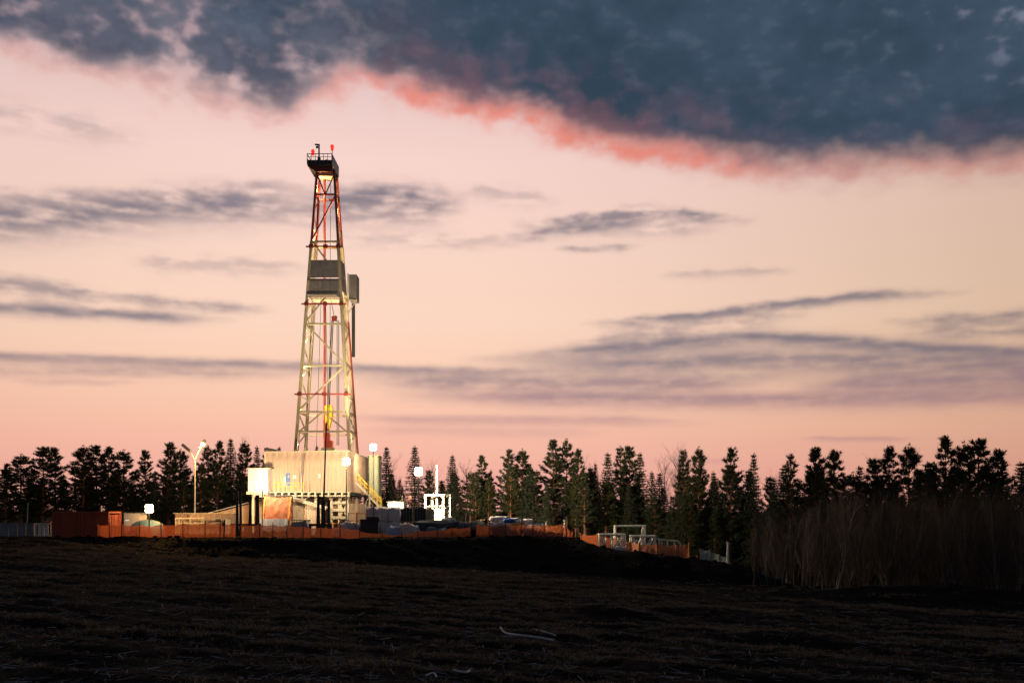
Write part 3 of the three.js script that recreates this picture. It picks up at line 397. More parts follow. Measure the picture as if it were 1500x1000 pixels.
{
  const d = 107, T = thing('steel_trough', 'long shiny pale blue and white trough under the brown tarpaulin', 'trough', V(X(399, d), PAD, -d - 0.5));
  part(T, 'tank', box(X(380, d), X(418, d), 0.35, Y(760, d), d, d + 1.1), mat([0.55, 0.62, 0.72], 0.25, { metalness: 0.35 })); for (const px of [381, 390, 399, 408, 417]) part(T, 'rib', box(X(px, d) - 0.05, X(px, d) + 0.05, 0.36, Y(760, d) + 0.03, d - 0.06, d - 0.002), M.white); for (const px of [385, 413]) part(T, 'foot', box(X(px, d) - 0.1, X(px, d) + 0.1, heightAt(X(px, d), d) - 0.03, 0.35, d + 0.1, d + 1), M.dark);
}
{
  const d = 100, x0 = X(420, d), x1 = X(456, d), s = new THREE.Shape(); s.moveTo(x0, 0.05); s.lineTo(x0 + 0.5, 1.35); s.lineTo(x1 - 0.6, 1.5); s.lineTo(x1, 0.05); s.closePath();
  const T = thing('covered_skip', 'grey sheet-covered skip with sloping ends in front of the cream shed', 'skip', V((x0 + x1) / 2, 0.05, -d - 1)); part(T, 'skip_body', metres(new THREE.ExtrudeGeometry(s, { depth: 1.8, bevelEnabled: true, bevelSize: 0.05, bevelThickness: 0.05, bevelSegments: 1 }).translate(0, 0, -d - 1.8)), M.paleGrey); part(T, 'cover_rail', box(x0 + 0.45, x1 - 0.5, 1.55, 1.63, d - 0.1, d + 1.9), M.dark);
}

// ------------------------------------------------------------------ dark tapering posts on their skids
const postLabels = ['left post of the close dark pair beside the pale sloping shed', 'right post of the close dark pair beside the pale sloping shed', 'short dark tapering post left of the brown tarpaulin', 'dark tapering post right against the left edge of the brown tarpaulin', 'tallest dark tapering post of the three in front of the cream shed', 'middle dark tapering post of the three in front of the cream shed', 'shortest dark tapering post of the three in front of the cream shed'];
[[347, 722, 0.18, 0.36], [352, 723, 0.16, 0.3], [366, 736, 0.22, 0.4], [376.5, 727, 0.3, 0.5], [464.5, 725, 0.2, 0.5], [473, 729, 0.34, 0.52], [481.5, 734, 0.28, 0.36]].forEach(([px, py, a, b], i) => {
  const d = 97, x = X(px, d), h = heightAt(x, d), top = Y(py, d), T = thing('tapering_post', postLabels[i], 'post', V(x, h, -d), 'dark tapering posts behind the netting');
  part(T, 'mast', metres(new THREE.CylinderGeometry(a * 0.7, b * 0.7, top - h - 0.1, 4).rotateY(Math.PI / 4 + 0.2).translate(x + (i === 4 ? 0.1 : 0), (top + h + 0.1) / 2, -d)), M.dark); part(T, 'cap', box(x - a * 0.6, x + a * 0.6, top, top + 0.12, d - a * 0.6, d + a * 0.6), M.dark); part(T, 'base_plate', box(x - 0.42, x + 0.42, h - 0.05, h + 0.12, d - 0.5, d + 0.5), M.black);
});
for (const [a, b, l] of [[337, 382, 'dark steel skid beam between the huts and the trough'], [452, 486, 'dark steel skid beam lying by the three tapering posts']]) { const d = 96.2, y = 1.05; const T = thing('skid_beam', l, 'beam', V(X((a + b) / 2, d), 0, -d)); part(T, 'rail', box(X(a, d), X(b, d), y, y + 0.25, d - 0.1, d + 0.1), M.black); for (const px of [a + 2, (a + b) / 2, b - 2]) part(T, 'foot', box(X(px, d) - 0.12, X(px, d) + 0.12, heightAt(X(px, d), d) - 0.05, y, d - 0.08, d + 0.08), M.black); }

// ------------------------------------------------------------------ lamps
function aimed(parent, p, to, color, cd, half = 1.0, soft = 11) { const b = bases.get(parent), l = new THREE.SpotLight(new THREE.Color(...color), cd, 0, half, 0.7); l.position.copy(p).sub(b); l.target.position.copy(to).sub(b); l.target.name = 'lamp_aim'; l.shadow.radius = soft; l.castShadow = true; l.name = 'lamp_light'; parent.add(l, l.target); }
function mastLamp(label, px, py, d, hue, m, aims) {     // aims: one per head, [px, py, distance, candela, half angle]
  const p = at(px, py, d), y0 = heightAt(p.x, d) - 0.02, T = thing('floodlight_mast', label, 'floodlight', V(p.x, y0, p.z));
  part(T, 'mast', pipe(V(p.x, y0, p.z), V(p.x, p.y - 0.35, p.z), 0.09, 0.06), M.paleGrey);
  part(T, 'base', box(p.x - 0.4, p.x + 0.4, y0 - 0.06, y0 + 0.16, d - 0.4, d + 0.4), M.dark);
  const w = 0.19; part(T, 'cross_arm', join(bar(V(p.x - w - 0.2, p.y + 0.1, p.z), V(p.x + w + 0.2, p.y + 0.1, p.z), 0.07), bar(V(p.x, p.y - 0.4, p.z), V(p.x, p.y + 0.45, p.z), 0.07)), M.dark);
  aims.forEach(([ax, ay, ad, cd, half], i) => {
    const q = V(p.x + (i % 2 ? w : -w), p.y + (i > 1 ? 0.2 : -0.18), p.z + (i % 2 ? 0.06 : -0.06)), to = at(ax, ay, ad);
    const h = part(T, 'lamp_head', flat(new THREE.CylinderGeometry(0.05, 0.13, 0.06, 12).translate(q.x, q.y + (i > 1 ? 0.24 : -0.24), q.z)), M.dark);
    part(h, 'lamp_globe', ball(q, 0.235), m); aimed(T, q, to, hue, cd, half);
  });
}
mastLamp('floodlight on a low mast just right of the red container', 218, 745, 93.6, AMBER, hot.amber, [[165, 768, 92.5, 34, 1.0], [285, 765, 104, 230, 0.8], [225, 772, 91, 22, 0.85], [255, 730, 135, 160, 0.8]]);
mastLamp('floodlight cluster glaring in front of the white driller cabin', 384, 709, 105, WHITE, hot.white, [[450, 690, 114, 230, 1.1], [372, 705, 112, 90, 1.2], [404, 752, 108, 80, 1.1], [330, 755, 116, 200, 1.0]]);
mastLamp('floodlight on a pale mast in front of the right part of the rig wall', 507, 676, 106.5, WHITE, hot.white, [[440, 700, 113, 165, 1.15], [525, 700, 120, 160, 1.1], [480, 760, 106, 380, 1.1], [472, 490, 122, 2800, 0.42]]);
mastLamp('highest floodlight, on a mast right of the derrick', 546.5, 655, 117, WHITE, hot.white, [[545, 720, 124, 260, 1.0], [580, 750, 112, 260, 1.0], [490, 500, 123, 1500, 0.4], [530, 765, 102, 300, 1.0]]);
mastLamp('floodlight on a pale mast between the rig and the white cage frame', 613, 690.5, 99.6, WHITE, hot.white, [[850, 735, 138, 5200, 0.7], [625, 745, 113, 320, 1.0], [560, 765, 97, 160, 0.9], [960, 778, 98, 2400, 0.55]]);
{ // street lamp with two arms
  const d = 108, x = X(285, d), T = thing('street_lamp', 'tall slim street lamp with two arms left of the rig, right head lit orange', 'street lamp', V(x, 0.05, -d)), top = Y(672, d);
  part(T, 'pole', pipe(V(x, 0.05, -d), V(x, top, -d), 0.11, 0.06), M.paleGrey);
  const l = part(T, 'arm', bar(V(x, top - 0.1, -d), at(277.5, 660, d), 0.08), M.paleGrey), r = part(T, 'arm', bar(V(x, top - 0.1, -d), at(292.5, 657, d), 0.08), M.paleGrey);
  part(l, 'lamp_housing', bar(at(278.5, 661, d), at(266.5, 651, d), 0.28, 0.4), M.concrete);
  const q = at(298, 650, d); part(r, 'lamp_housing', bar(at(291.5, 657.2, d), at(300, 644.5, d + 0.5), 0.26, 0.3), M.concrete); part(r, 'lamp_bulb', ball(V(q.x, q.y - 0.08, q.z + 0.35), 0.24, 1, 1, 1), hot.sodium); aimed(T, V(q.x, q.y - 0.08, q.z + 0.35), at(292, 775, 105), SODIUM, 1300, 1.3, 10);
}
for (const [px, py, d, r, l] of [[472, 618, 104, 0.13, 'thick dark bare pole rising in front of the rig wall past the derrick foot'], [539, 667, 110, 0.08, 'thin dark bare pole in front of the pale green housing']]) { const x = X(px, d), T = thing('bare_pole', l, 'pole', V(x, 0, -d)); part(T, 'shaft', pipe(V(x, heightAt(x, d) - 0.1, -d), V(x + (px === 472 ? 0.45 : 0), Y(py, d), -d), r, r * 0.55), M.dark); part(T, 'base_plate', box(x - 0.3, x + 0.3, heightAt(x, d) - 0.04, heightAt(x, d) + 0.1, d - 0.3, d + 0.3), M.dark); }

// ------------------------------------------------------------------ left of the pad
{ // red freight container
  const d0 = 91, d1 = 93.9, x0 = X(75.5, d0), x1 = X(158.5, d0), y0 = heightAt((x0 + x1) / 2, 92) - 0.02, y1 = Y(749, d0), T = thing('freight_container', 'rust red freight container with ribbed sides on the left', 'container', V((x0 + x1) / 2, y0, -92.4));
  const n = 6, w = (x1 - x0 - 0.3) / n; for (let i = 0; i < n; i++) part(T, 'side_panel', place(sheet(w, y1 - y0 - 0.35, 0.27, 0.05), x0 + 0.15 + w * (i + 0.5), y0 + 0.18, d0 + 0.1), i % 2 ? M.container : M.containerDark);
  for (let i = 0; i < n; i++) part(T, 'side_panel', place(sheet(w, y1 - y0 - 0.35, 0.27, 0.05), x0 + 0.15 + w * (i + 0.5), y0 + 0.18, d1 - 0.1, Math.PI), M.containerDark);
  for (const s of [0, 1]) part(T, 'door', place(sheet((d1 - d0) / 2 - 0.2, y1 - y0 - 0.5, 0.4, 0.05), x1 - 0.1, y0 + 0.2, d0 + 0.17 + (s + 0.5) * ((d1 - d0) / 2 - 0.16), Math.PI / 2), M.container);
  part(T, 'end_panel', place(sheet(d1 - d0 - 0.3, y1 - y0 - 0.3, 0.27, 0.05), x0 + 0.1, y0 + 0.15, (d0 + d1) / 2, -Math.PI / 2), M.containerDark);
  for (const x of [x0 + 0.08, x1 - 0.08]) for (const d of [d0 + 0.08, d1 - 0.08]) part(T, 'corner_post', box(x - 0.09, x + 0.09, y0, y1, d - 0.09, d + 0.09), M.container);
  for (const y of [y0 + 0.09, y1 - 0.09]) { for (const d of [d0 + 0.08, d1 - 0.08]) part(T, 'rail', box(x0 + 0.18, x1 - 0.18, y - 0.085, y + 0.085, d - 0.085, d + 0.085), M.container); for (const x of [x0 + 0.08, x1 - 0.08]) part(T, 'rail', box(x - 0.085, x + 0.085, y - 0.085, y + 0.085, d0 + 0.18, d1 - 0.18), M.container); }
  part(T, 'roof', box(x0 + 0.17, x1 - 0.17, y1 - 0.12, y1 - 0.04, d0 + 0.17, d1 - 0.17), M.containerDark); for (let i = 0; i < 3; i++) part(T, 'locking_bar', pipe(V(x1 + 0.03, y0 + 0.25, -d0 - 0.6 - i * 0.8), V(x1 + 0.03, y1 - 0.25, -d0 - 0.6 - i * 0.8), 0.03), M.redDark);
  part(T, 'flue', pipe(V(X(147.5, 92), y1 - 0.1, -92), V(X(147.5, 92), Y(740.5, 92), -92), 0.1), M.white);
}
{ // concrete slab fence, one slab after another
  const d = 95; for (let i = 0; i < 5; i++) { const a = -14 + i * 12.8, x0 = X(a, d), x1 = X(a + 12.6, d), h = heightAt((x0 + x1) / 2, d); const T = thing('concrete_slab', ['first', 'second', 'third', 'fourth', 'fifth'][i] + ' grey concrete slab from the left edge, in the low wall beside the pale cage', 'wall slab', V((x0 + x1) / 2, h, -d), 'slabs of the low grey wall'); part(T, 'slab', box(x0 + 0.03, x1 - 0.03, h - 0.1, Y(767.5, d), d, d + 0.14), M.concrete); part(T, 'slab_rib', box(x1 - 0.12, x1 - 0.04, h - 0.1, Y(767, d), d - 0.06, d - 0.004), M.concrete); part(T, 'coping', box(x0 + 0.02, x1 - 0.02, Y(767.5, d), Y(766.3, d), d - 0.08, d + 0.2), M.concrete); }
}
{ // pale cage crate
  const d = 94, x0 = X(51, d), x1 = X(73, d), h = heightAt(x0, d), y1 = Y(766, d), T = thing('cage_crate', 'pale framed crate with upright slats between grey wall and red container', 'crate', V((x0 + x1) / 2, h, -d - 0.4));
  for (const y of [h + 0.08, y1 - 0.05]) for (const q of [d, d + 0.9]) part(T, 'rail', box(x0, x1, y - 0.05, y + 0.05, q - 0.04, q + 0.04), M.whiteFrame);
  for (let i = 0; i <= 4; i++) part(T, 'slat', box(mix(x0, x1, i / 4) - (i % 4 ? 0.14 : 0.05), mix(x0, x1, i / 4) + (i % 4 ? 0.14 : 0.05), h, y1 - 0.1, d + 0.045, d + 0.1), M.whiteFrame);
  part(T, 'back_board', box(x0, x1, h, y1 - 0.1, d + 0.95, d + 1), M.dark); part(T, 'cover', box(x0 + 0.6, x1, y1, y1 + 0.16, d, d + 0.9), M.containerDark);
}
{ const d = 99, x = X(38, d), T = thing('bare_pole', 'thin grey pole behind the low grey wall at far left', 'pole', V(x, 0, -d)); part(T, 'shaft', pipe(V(x, heightAt(x, d) - 0.1, -d), V(x + 0.15, Y(736, d), -d), 0.06), M.concrete); part(T, 'base_plate', box(x - 0.2, x + 0.2, heightAt(x, d) - 0.02, heightAt(x, d) + 0.08, d - 0.2, d + 0.2), M.concrete); }
{ const d = 100, x0 = X(181, d), x1 = X(204, d), T = thing('white_cabin', 'low white cabin with a lit strip window right behind the red container', 'cabin', V((x0 + x1) / 2, 0.1, -d - 1)); part(T, 'body', box(x0, x1, 0.1, Y(752, d), d, d + 2), M.white); part(T, 'roof', box(x0 - 0.1, x1 + 0.1, Y(752, d), Y(751, d), d - 0.1, d + 2.1), M.paleGrey); const w = part(T, 'window', box(X(182.5, d), X(189, d), Y(763, d), Y(761, d), d - 0.03, d - 0.003), M.whiteFrame); part(w, 'window_pane', box(X(183, d), X(188.5, d), Y(762.6, d), Y(761.3, d), d - 0.045, d - 0.032), glowMat([1, 0.85, 0.7], 0.9)); }
{ const d = 97; const g = new THREE.SphereGeometry(1, 24, 10, 0, Math.PI * 2, 0, Math.PI / 2).scale(1.75, 0.95, 1.3).translate(X(212, d), 0.75, -d - 0.6); const T = thing('water_tank', 'low dome-topped teal tank under the left floodlight', 'tank', V(X(212, d), 0, -d - 0.6)); part(T, 'dome', metres(flat(g)), M.tealTarp); part(T, 'tank_wall', metres(flat(new THREE.CylinderGeometry(1, 1, 0.8, 24, 1).scale(1.74, 1, 1.29).translate(X(212, d), 0.36, -d - 0.6))), M.tealTarp); }
function hut(name, label, px0, px1, py1, d, dd, m, extra) {
  const x0 = X(px0, d), x1 = X(px1, d), y0 = 0.04, y1 = Y(py1, d), T = thing(name, label, 'hut', V((x0 + x1) / 2, y0, -d - dd / 2)), n = Math.max(2, Math.round((x1 - x0) / 1.1)), w = (x1 - x0) / n;
  for (let i = 0; i < n; i++) part(T, 'wall_panel', place(sheet(w - 0.02, y1 - y0, 0.22, 0.03), x0 + w * (i + 0.5), y0, d), m);
  for (const [x, t] of [[x0, -1], [x1, 1]]) part(T, 'side_wall', place(sheet(dd, y1 - y0, 0.22, 0.03), x, y0, d + dd / 2, t * Math.PI / 2), m);
  part(T, 'roof', box(x0 - 0.15, x1 + 0.15, y1, y1 + 0.1, d - 0.2, d + dd + 0.1), M.cream); if (extra) extra(T, d); return T;
}
hut('site_hut', 'small cream hut left of the street lamp foot', 256, 273, 752.5, 106, 2.4, M.clad);
hut('site_hut', 'long cream ribbed hut with a dark window beside the street lamp foot', 276, 341, 752.5, 104, 2.6, M.clad2, (T, d) => { const w = part(T, 'window', box(X(314, d), X(325, d), Y(765, d), Y(758, d), d - 0.09, d - 0.05), M.cream); part(w, 'pane', box(X(315.5, d), X(323.5, d), Y(764, d), Y(759, d), d - 0.12, d - 0.092), M.glassDark); part(T, 'door', box(X(329, d), X(338, d), 0.06, Y(760, d), d - 0.1, d - 0.045), M.white); });
{ const d = 101, T = thing('pipe_trestle', 'low cream pipe trestle in front of the huts', 'trestle', V(X(278, d), 0.05, -d)); part(T, 'top_rail', pipe(at(256, 759.3, d), at(299, 759.3, d), 0.08), M.cream); for (const px of [257, 262, 278, 296, 298.5]) part(T, 'leg', pipe(V(X(px, d), 0.0, -d), V(X(px, d), Y(759.5, d), -d), 0.06), M.cream); part(T, 'low_rail', pipe(at(256, 766, d), at(299, 766, d), 0.05), M.cream); }
{ const d = 90.4, x = X(327.5, d), h = heightAt(x, d), T = thing('marker_post', 'dark marker post with a round plate in front of the netting by the huts', 'marker', V(x, h, -d)); part(T, 'post', pipe(V(x, h - 0.1, -d), V(x + 0.08, Y(761, d), -d), 0.07), M.dark); part(T, 'plate', metres(flat(new THREE.CylinderGeometry(0.17, 0.17, 0.06, 16).rotateX(Math.PI / 2).translate(x + 0.02, Y(768, d), -d + 0.1))), M.dark); }

// ------------------------------------------------------------------ right of the rig: bags, crates, cage frame
const bagLabels = {};
function bulkBag(label, px, py, d, w, h, s, m, y0) { const x = X(px, d), g = lumpy(w, h, w * 0.95, s, 0.1, 0.42), T = thing('bulk_bag', label, 'bulk bag', V(x, y0, -d), 'bulk bags behind the netting'); part(T, 'bag', g.translate(x, y0, -d), m); for (const k of [-1, 1]) part(T, 'lifting_loop', tubeOf([V(x + k * w * 0.34, y0 + h * 0.93, -d), V(x + k * w * 0.3, y0 + h * 1.08, -d), V(x + k * w * 0.1, y0 + h * 0.98, -d)], 0.03, 4, 8), m); }
[[545, 'left stack of bulk bags beside the rig stair'], [561, 'middle stack of bulk bags beside the rig stair'], [578, 'right stack of bulk bags, next to the dark crates']].forEach(([px, l], i) => { const d = 96.6; bulkBag('lower grey white bag, ' + l, px, 0, d, 1.22, 1.5, i + 1, M.sack, 0.02); bulkBag('upper grey white bag, ' + l, px, 0, d + 0.05, 1.2, 1.42, i + 11, i ? M.sack : M.sackPink, 1.46); });
for (const [px0, px1, l] of [[587, 603.5, 'left of the two dark tank crates on pallets by the bulk bags'], [607, 623, 'right of the two dark tank crates on pallets, near the white cage']]) {
  const d = 96.8, x0 = X(px0, d), x1 = X(px1, d), y0 = 1.55, y1 = Y(744.5, d), T = thing('tank_crate', l, 'crate', V((x0 + x1) / 2, 0, -d - 0.5));
  part(T, 'tank', new THREE.BoxGeometry(x1 - x0, y1 - y0, 1.1, 1, 1, 1).translate((x0 + x1) / 2, (y0 + y1) / 2, -d - 0.6), M.dark); for (let i = 0; i <= 4; i++) part(T, 'cage_bar', box(mix(x0, x1, i / 4) - 0.02, mix(x0, x1, i / 4) + 0.02, y0, y1, d - 0.03, d + 0.01), M.steel);
  part(T, 'lid', metres(flat(new THREE.CylinderGeometry(0.2, 0.2, 0.1, 14).translate((x0 + x1) / 2, y1 + 0.05, -d - 0.6))), M.dark); for (const y of [y0 - 0.07, y0 - 0.42, y0 - 0.77]) part(T, 'pallet_board', box(x0 - 0.05, x1 + 0.05, y - 0.06, y + 0.06, d, d + 1.2), M.wood); for (const x of [x0 + 0.1, (x0 + x1) / 2, x1 - 0.1]) part(T, 'pallet_block', box(x - 0.08, x + 0.08, 0, y0 - 0.13, d + 0.05, d + 1.15), M.wood);
}
{ const d = 98, x0 = X(624, d), x1 = X(635, d); const T = thing('plastic_tank', 'narrow cream plastic tank between the dark crates and the white cage', 'tank', V((x0 + x1) / 2, 0, -d - 0.5)); part(T, 'tank', lumpy(x1 - x0, Y(746, d), 1, 4, 0.03, 0.15).translate((x0 + x1) / 2, 0, -d - 0.5), M.clad); part(T, 'lid', box(x0 + 0.2, x1 - 0.2, Y(746, d) - 0.02, Y(745, d), d + 0.2, d + 0.8), M.dark); }
{ const d = 93.5, x0 = X(527.5, d), x1 = X(554, d), T = thing('waste_bin', 'black box skip with a stepped lid in front of the bulk bags', 'skip', V((x0 + x1) / 2, 0, -d - 0.6)); part(T, 'body', box(x0, x1, heightAt(x0, d) - 0.05, Y(762, d), d, d + 1.4), M.dark); part(T, 'rim', box(x0 - 0.06, x1 + 0.1, Y(762, d), Y(760.5, d), d - 0.06, d + 1.46), M.black); part(T, 'lid', box(x0 + 0.6, x1 + 0.06, Y(760.5, d), Y(756.5, d), d + 0.1, d + 1.3), M.dark); part(T, 'handle', bar(V(X(547, d), Y(757, d), -d), V(X(547, d), Y(741, d), -d), 0.06), M.black); }
{ // small lit cabin
  const d = 116, x0 = X(567, d), x1 = X(591.5, d), y0 = 0.05, y1 = Y(735.5, d), T = thing('lit_cabin', 'small white cabin brightly lit behind the bulk bags', 'cabin', V((x0 + x1) / 2, y0, -d - 1)); const n = 3, w = (x1 - x0) / n; for (let i = 0; i < n; i++) part(T, 'wall_panel', place(sheet(w - 0.02, y1 - y0, 0.2, 0.02), x0 + w * (i + 0.5), y0, d), M.white);
  for (const [x, t] of [[x0, -1], [x1, 1]]) part(T, 'side_wall', place(sheet(2.2, y1 - y0, 0.2, 0.02), x, y0, d + 1.1, t * Math.PI / 2), M.white); part(T, 'roof', box(x0 - 0.1, x1 + 0.1, y1, y1 + 0.1, d - 0.15, d + 2.3), M.cream); const f = part(T, 'window', box(X(574, d), X(584, d), Y(745, d), Y(737.5, d), d - 0.06, d - 0.025), M.whiteFrame); part(f, 'window_pane', box(X(575, d), X(583, d), Y(744.2, d), Y(738.3, d), d - 0.085, d - 0.062), glowMat([1, 0.85, 0.6], 3)); part(T, 'vent_pipe', join(pipe(V(X(588.5, d), y1, -d - 0.5), V(X(588.5, d), Y(725.5, d), -d - 0.5), 0.07), bar(V(X(585, d), y1 + 0.1, -d - 0.5), V(X(588.5, d), Y(729, d), -d - 0.5), 0.04)), M.cream); lampLight(T, V(X(579, d), Y(741, d), -d + 0.25), [1, 0.85, 0.6], 25, 10);
}
{ const d = 112, x = X(600, d), T = thing('round_sign', 'round reddish sign on a thin post beside the lit cabin', 'sign', V(x, 0.05, -d)); part(T, 'post', pipe(V(x, 0.02, -d), V(x, Y(731, d), -d), 0.05), M.redDark); part(T, 'disc', metres(flat(new THREE.CylinderGeometry(0.24, 0.24, 0.05, 20).rotateX(Math.PI / 2).translate(x, Y(728.3, d), -d + 0.08))), mat([0.6, 0.28, 0.2], 0.5)); part(T, 'lower_plate', box(x - 0.12, x + 0.12, Y(735.5, d), Y(732, d), d - 0.1, d - 0.07), M.redSteel); part(T, 'box_lamp', box(X(595.5, d), X(598, d), 0.05, Y(739, d), d + 0.3, d + 0.6), M.white); }
{ // white cage frame with tank and tall pipe
  const d0 = 111, d1 = 113.4, x0 = X(623, d0), x1 = X(649, d0), x2 = X(658.5, d1), y0 = 0.05, y1 = Y(723.5, d0), T = thing('steel_cage', 'white steel cage frame with a tank and a tall white pipe', 'frame', V((x0 + x2) / 2, y0, -112)), t = 0.24, xb = x2 - (x1 - x0);
  for (const [a, d] of [[x0, d0], [x1, d0], [xb, d1], [x2, d1]]) part(T, 'post', box(a - t / 2, a + t / 2, y0, y1, d - t / 2, d + t / 2), M.whiteFrame);
  const e = t / 2; part(T, 'top_beam', box(x0 + e, x1 - e, y1 - t, y1 - 0.004, d0 - e, d0 + e), M.whiteFrame); part(T, 'top_beam', box(xb + e, x2 - e, y1 - t, y1 - 0.004, d1 - e, d1 + e), M.whiteFrame);
  for (const [a, b] of [[x0, xb], [x1, x2]]) { part(T, 'top_beam', bar(V(a, y1 - e, -d0 - e), V(b, y1 - e, -d1 + e), t * 0.8), M.whiteFrame); part(T, 'mid_beam', bar(V(a, Y(742, d0), -d0 - e), V(b, Y(742, d0), -d1 + e), 0.14), M.whiteFrame); }
  for (const py of [741, 750, 757]) part(T, 'mid_beam', box(py === 741 ? x0 + e : xb + 1.5, py === 741 ? x1 - e : x2 - e, Y(py, d1) - 0.07, Y(py, d1) + 0.07, d1 - 0.3, d1 - 0.16), M.whiteFrame);
  part(T, 'mid_beam', box(xb + e, x2 - e, Y(742, d1) - 0.07, Y(742, d1) + 0.07, d1 + 0.0, d1 + 0.12), M.whiteFrame); for (const px of [651.5, 655]) part(T, 'grille_bar', box(X(px, d1) - 0.05, X(px, d1) + 0.05, Y(760, d1), Y(742, d1), d1 - 0.1, d1), M.whiteFrame);
  part(T, 'tank', metres(flat(new THREE.CylinderGeometry(0.95, 0.95, Y(745, 112) - 0.2, 22).translate(X(640.5, 112), (Y(745, 112) + 0.2) / 2, -112.3))), M.white); for (const py of [752, 762]) part(T, 'tank_band', metres(flat(new THREE.CylinderGeometry(1, 1, 0.16, 22).translate(X(640.5, 112), Y(py, 112), -112.3))), M.cream);
  part(T, 'vent_pipe', pipe(V(X(639.5, 112), Y(745, 112), -112.3), V(X(639.5, 112), Y(681, 112), -112.3), 0.13, 0.1, 9), M.whiteFrame); part(T, 'pipe_collar', pipe(V(X(639.5, 112), Y(728, 112), -112.3), V(X(639.5, 112), Y(724, 112), -112.3), 0.2), M.cream);
}
// heaps of covered material and sacks along the pad edge
function heap(name, label, cat, px, d, w, h, dd, s, m, group) { const x = X(px, d), y = heightAt(x, d) - 0.06; return solo(name, label, cat, lumpy(w, h, dd, s, 0.22, 0.6).translate(x, y, -d), m, group); }
heap('covered_heap', 'long low dark sheet-covered heap under the white cage frame', 'heap', 638, 96, 4.6, 1.5, 2.2, 21, M.darkCloth, 'sheeted heaps');
heap('covered_heap', 'dark sheet-covered heap right of the white cage, below the yellow scrap', 'heap', 676, 98, 4.2, 1.35, 2, 22, M.darkCloth, 'sheeted heaps'); heap('covered_heap', 'pale green sheeted heap in front of the white cage', 'heap', 638, 95, 1.9, 0.9, 1.2, 23, M.tealTarp, 'sheeted heaps');
heap('white_bundle', 'white wrapped bundle lying on the dark heap right of the cage', 'bundle', 657, 96.5, 1.5, 1.75, 1.1, 24, M.sack); heap('sack_pile', 'pale blue crumpled sacks at the foot of the bulk bags', 'sacks', 577, 93.4, 1.3, 0.95, 0.9, 25, M.paleBlue); heap('sack_pile', 'pink white crumpled sacks in front of the dark crates', 'sacks', 594, 93.4, 1.1, 1.25, 0.9, 26, M.sackPink); heap('sack_pile', 'grey crumpled sack right of the pink sacks by the crates', 'sacks', 605, 93.6, 1.1, 1.1, 0.9, 27, M.sack);
heap('wrapped_bundle', 'pinkish wrapped bundle between the three posts and the black skip', 'bundle', 512, 95, 1.9, 1.35, 1.2, 28, M.sackPink); heap('wrapped_bundle', 'small grey wrapped bundle just right of the three tapering posts', 'bundle', 495, 94, 1.0, 0.8, 0.8, 29, M.sack);
heap('earth_mound', 'low bare earth mound behind the netting left of the white sacks', 'mound', 693, 95.5, 4.6, 0.75, 2, 30, M.clod);
{ const d = 98, p = at(690, 765, d), T = thing('yellow_funnel', 'small yellow cone of scrap lying on the dark heap', 'funnel', V(p.x, p.y - 0.35, p.z)); part(T, 'cone', metres(flat(new THREE.CylinderGeometry(0.1, 0.34, 0.5, 12).translate(p.x, p.y - 0.1, p.z))), M.yellow); part(T, 'rim', metres(flat(new THREE.TorusGeometry(0.34, 0.04, 6, 14).rotateX(Math.PI / 2).translate(p.x, p.y - 0.34, p.z))), M.yellow); }
{ const d = 98, p = at(704, 763, d), T = thing('pump_head', 'cream metal pump head sticking up above the netting right of the yellow cone', 'pump', V(p.x, 0, p.z)); part(T, 'body', join(box(p.x - 0.35, p.x + 0.1, p.y - 0.25, p.y + 0.12, d - 0.2, d + 0.2), bar(V(p.x - 0.2, p.y + 0.05, -d), V(p.x + 0.42, p.y + 0.16, -d), 0.18)), M.cream); part(T, 'stand', bar(V(p.x, heightAt(p.x, d), -d), V(p.x, p.y - 0.2, -d), 0.12), M.dark); }
{ const d = 97; const rows = [['large round white sack stack at the left end of the sack row', 732, 1.95, 1.95, 31, M.sackPink], ['second white sack stack, behind the blue cloth', 754, 1.5, 1.8, 32, M.sack], ['third white sack stack from the left in the sack row', 774, 1.1, 1.7, 33, M.sackPink], ['fourth pale sack stack, right of the round white ones', 790, 1.0, 1.25, 34, M.sack]];
  for (const [l, px, w, h, s, m] of rows) { const x = X(px, d), T = thing('sack_stack', l, 'sacks', V(x, 0, -d), 'row of white sack stacks'); const k = 4; for (let i = 0; i < k; i++) part(T, 'sack', lumpy(w * rr(0.92, 1.05), h / k * 1.12, w * 0.8, s + i * 3, 0.08, 0.4).translate(x + rr(-0.06, 0.06), i * h / k, -d), i % 2 ? M.sack : m); } }
heap('loose_sack', 'white slumped sack leaning in front of the sack row', 'sack', 728, 94.6, 1.6, 1.3, 1, 41, M.sackPink); heap('loose_sack', 'white slumped sack at the right foot of the sack row', 'sack', 783, 94.8, 1.5, 0.95, 1, 42, M.sack); heap('loose_sack', 'rounded pinkish sack near the pale stakes', 'sack', 797, 95, 1.1, 0.85, 0.9, 43, M.sackPink);
{ const d = 95.3, x = X(746, d); solo('blue_cloth', 'bright blue cloth thrown over the white sacks', 'cloth', lumpy(1.05, 0.42, 0.9, 44, 0.2, 0.5).translate(x, Y(766, d), -d), M.blueCloth); }
solo('ochre_board', 'ochre board standing behind the netting among the sacks', 'board', bar(at(758, 787, 95.1), at(757, 766, 95.1), 0.9, 0.05), mat([0.5, 0.28, 0.06], 0.8));
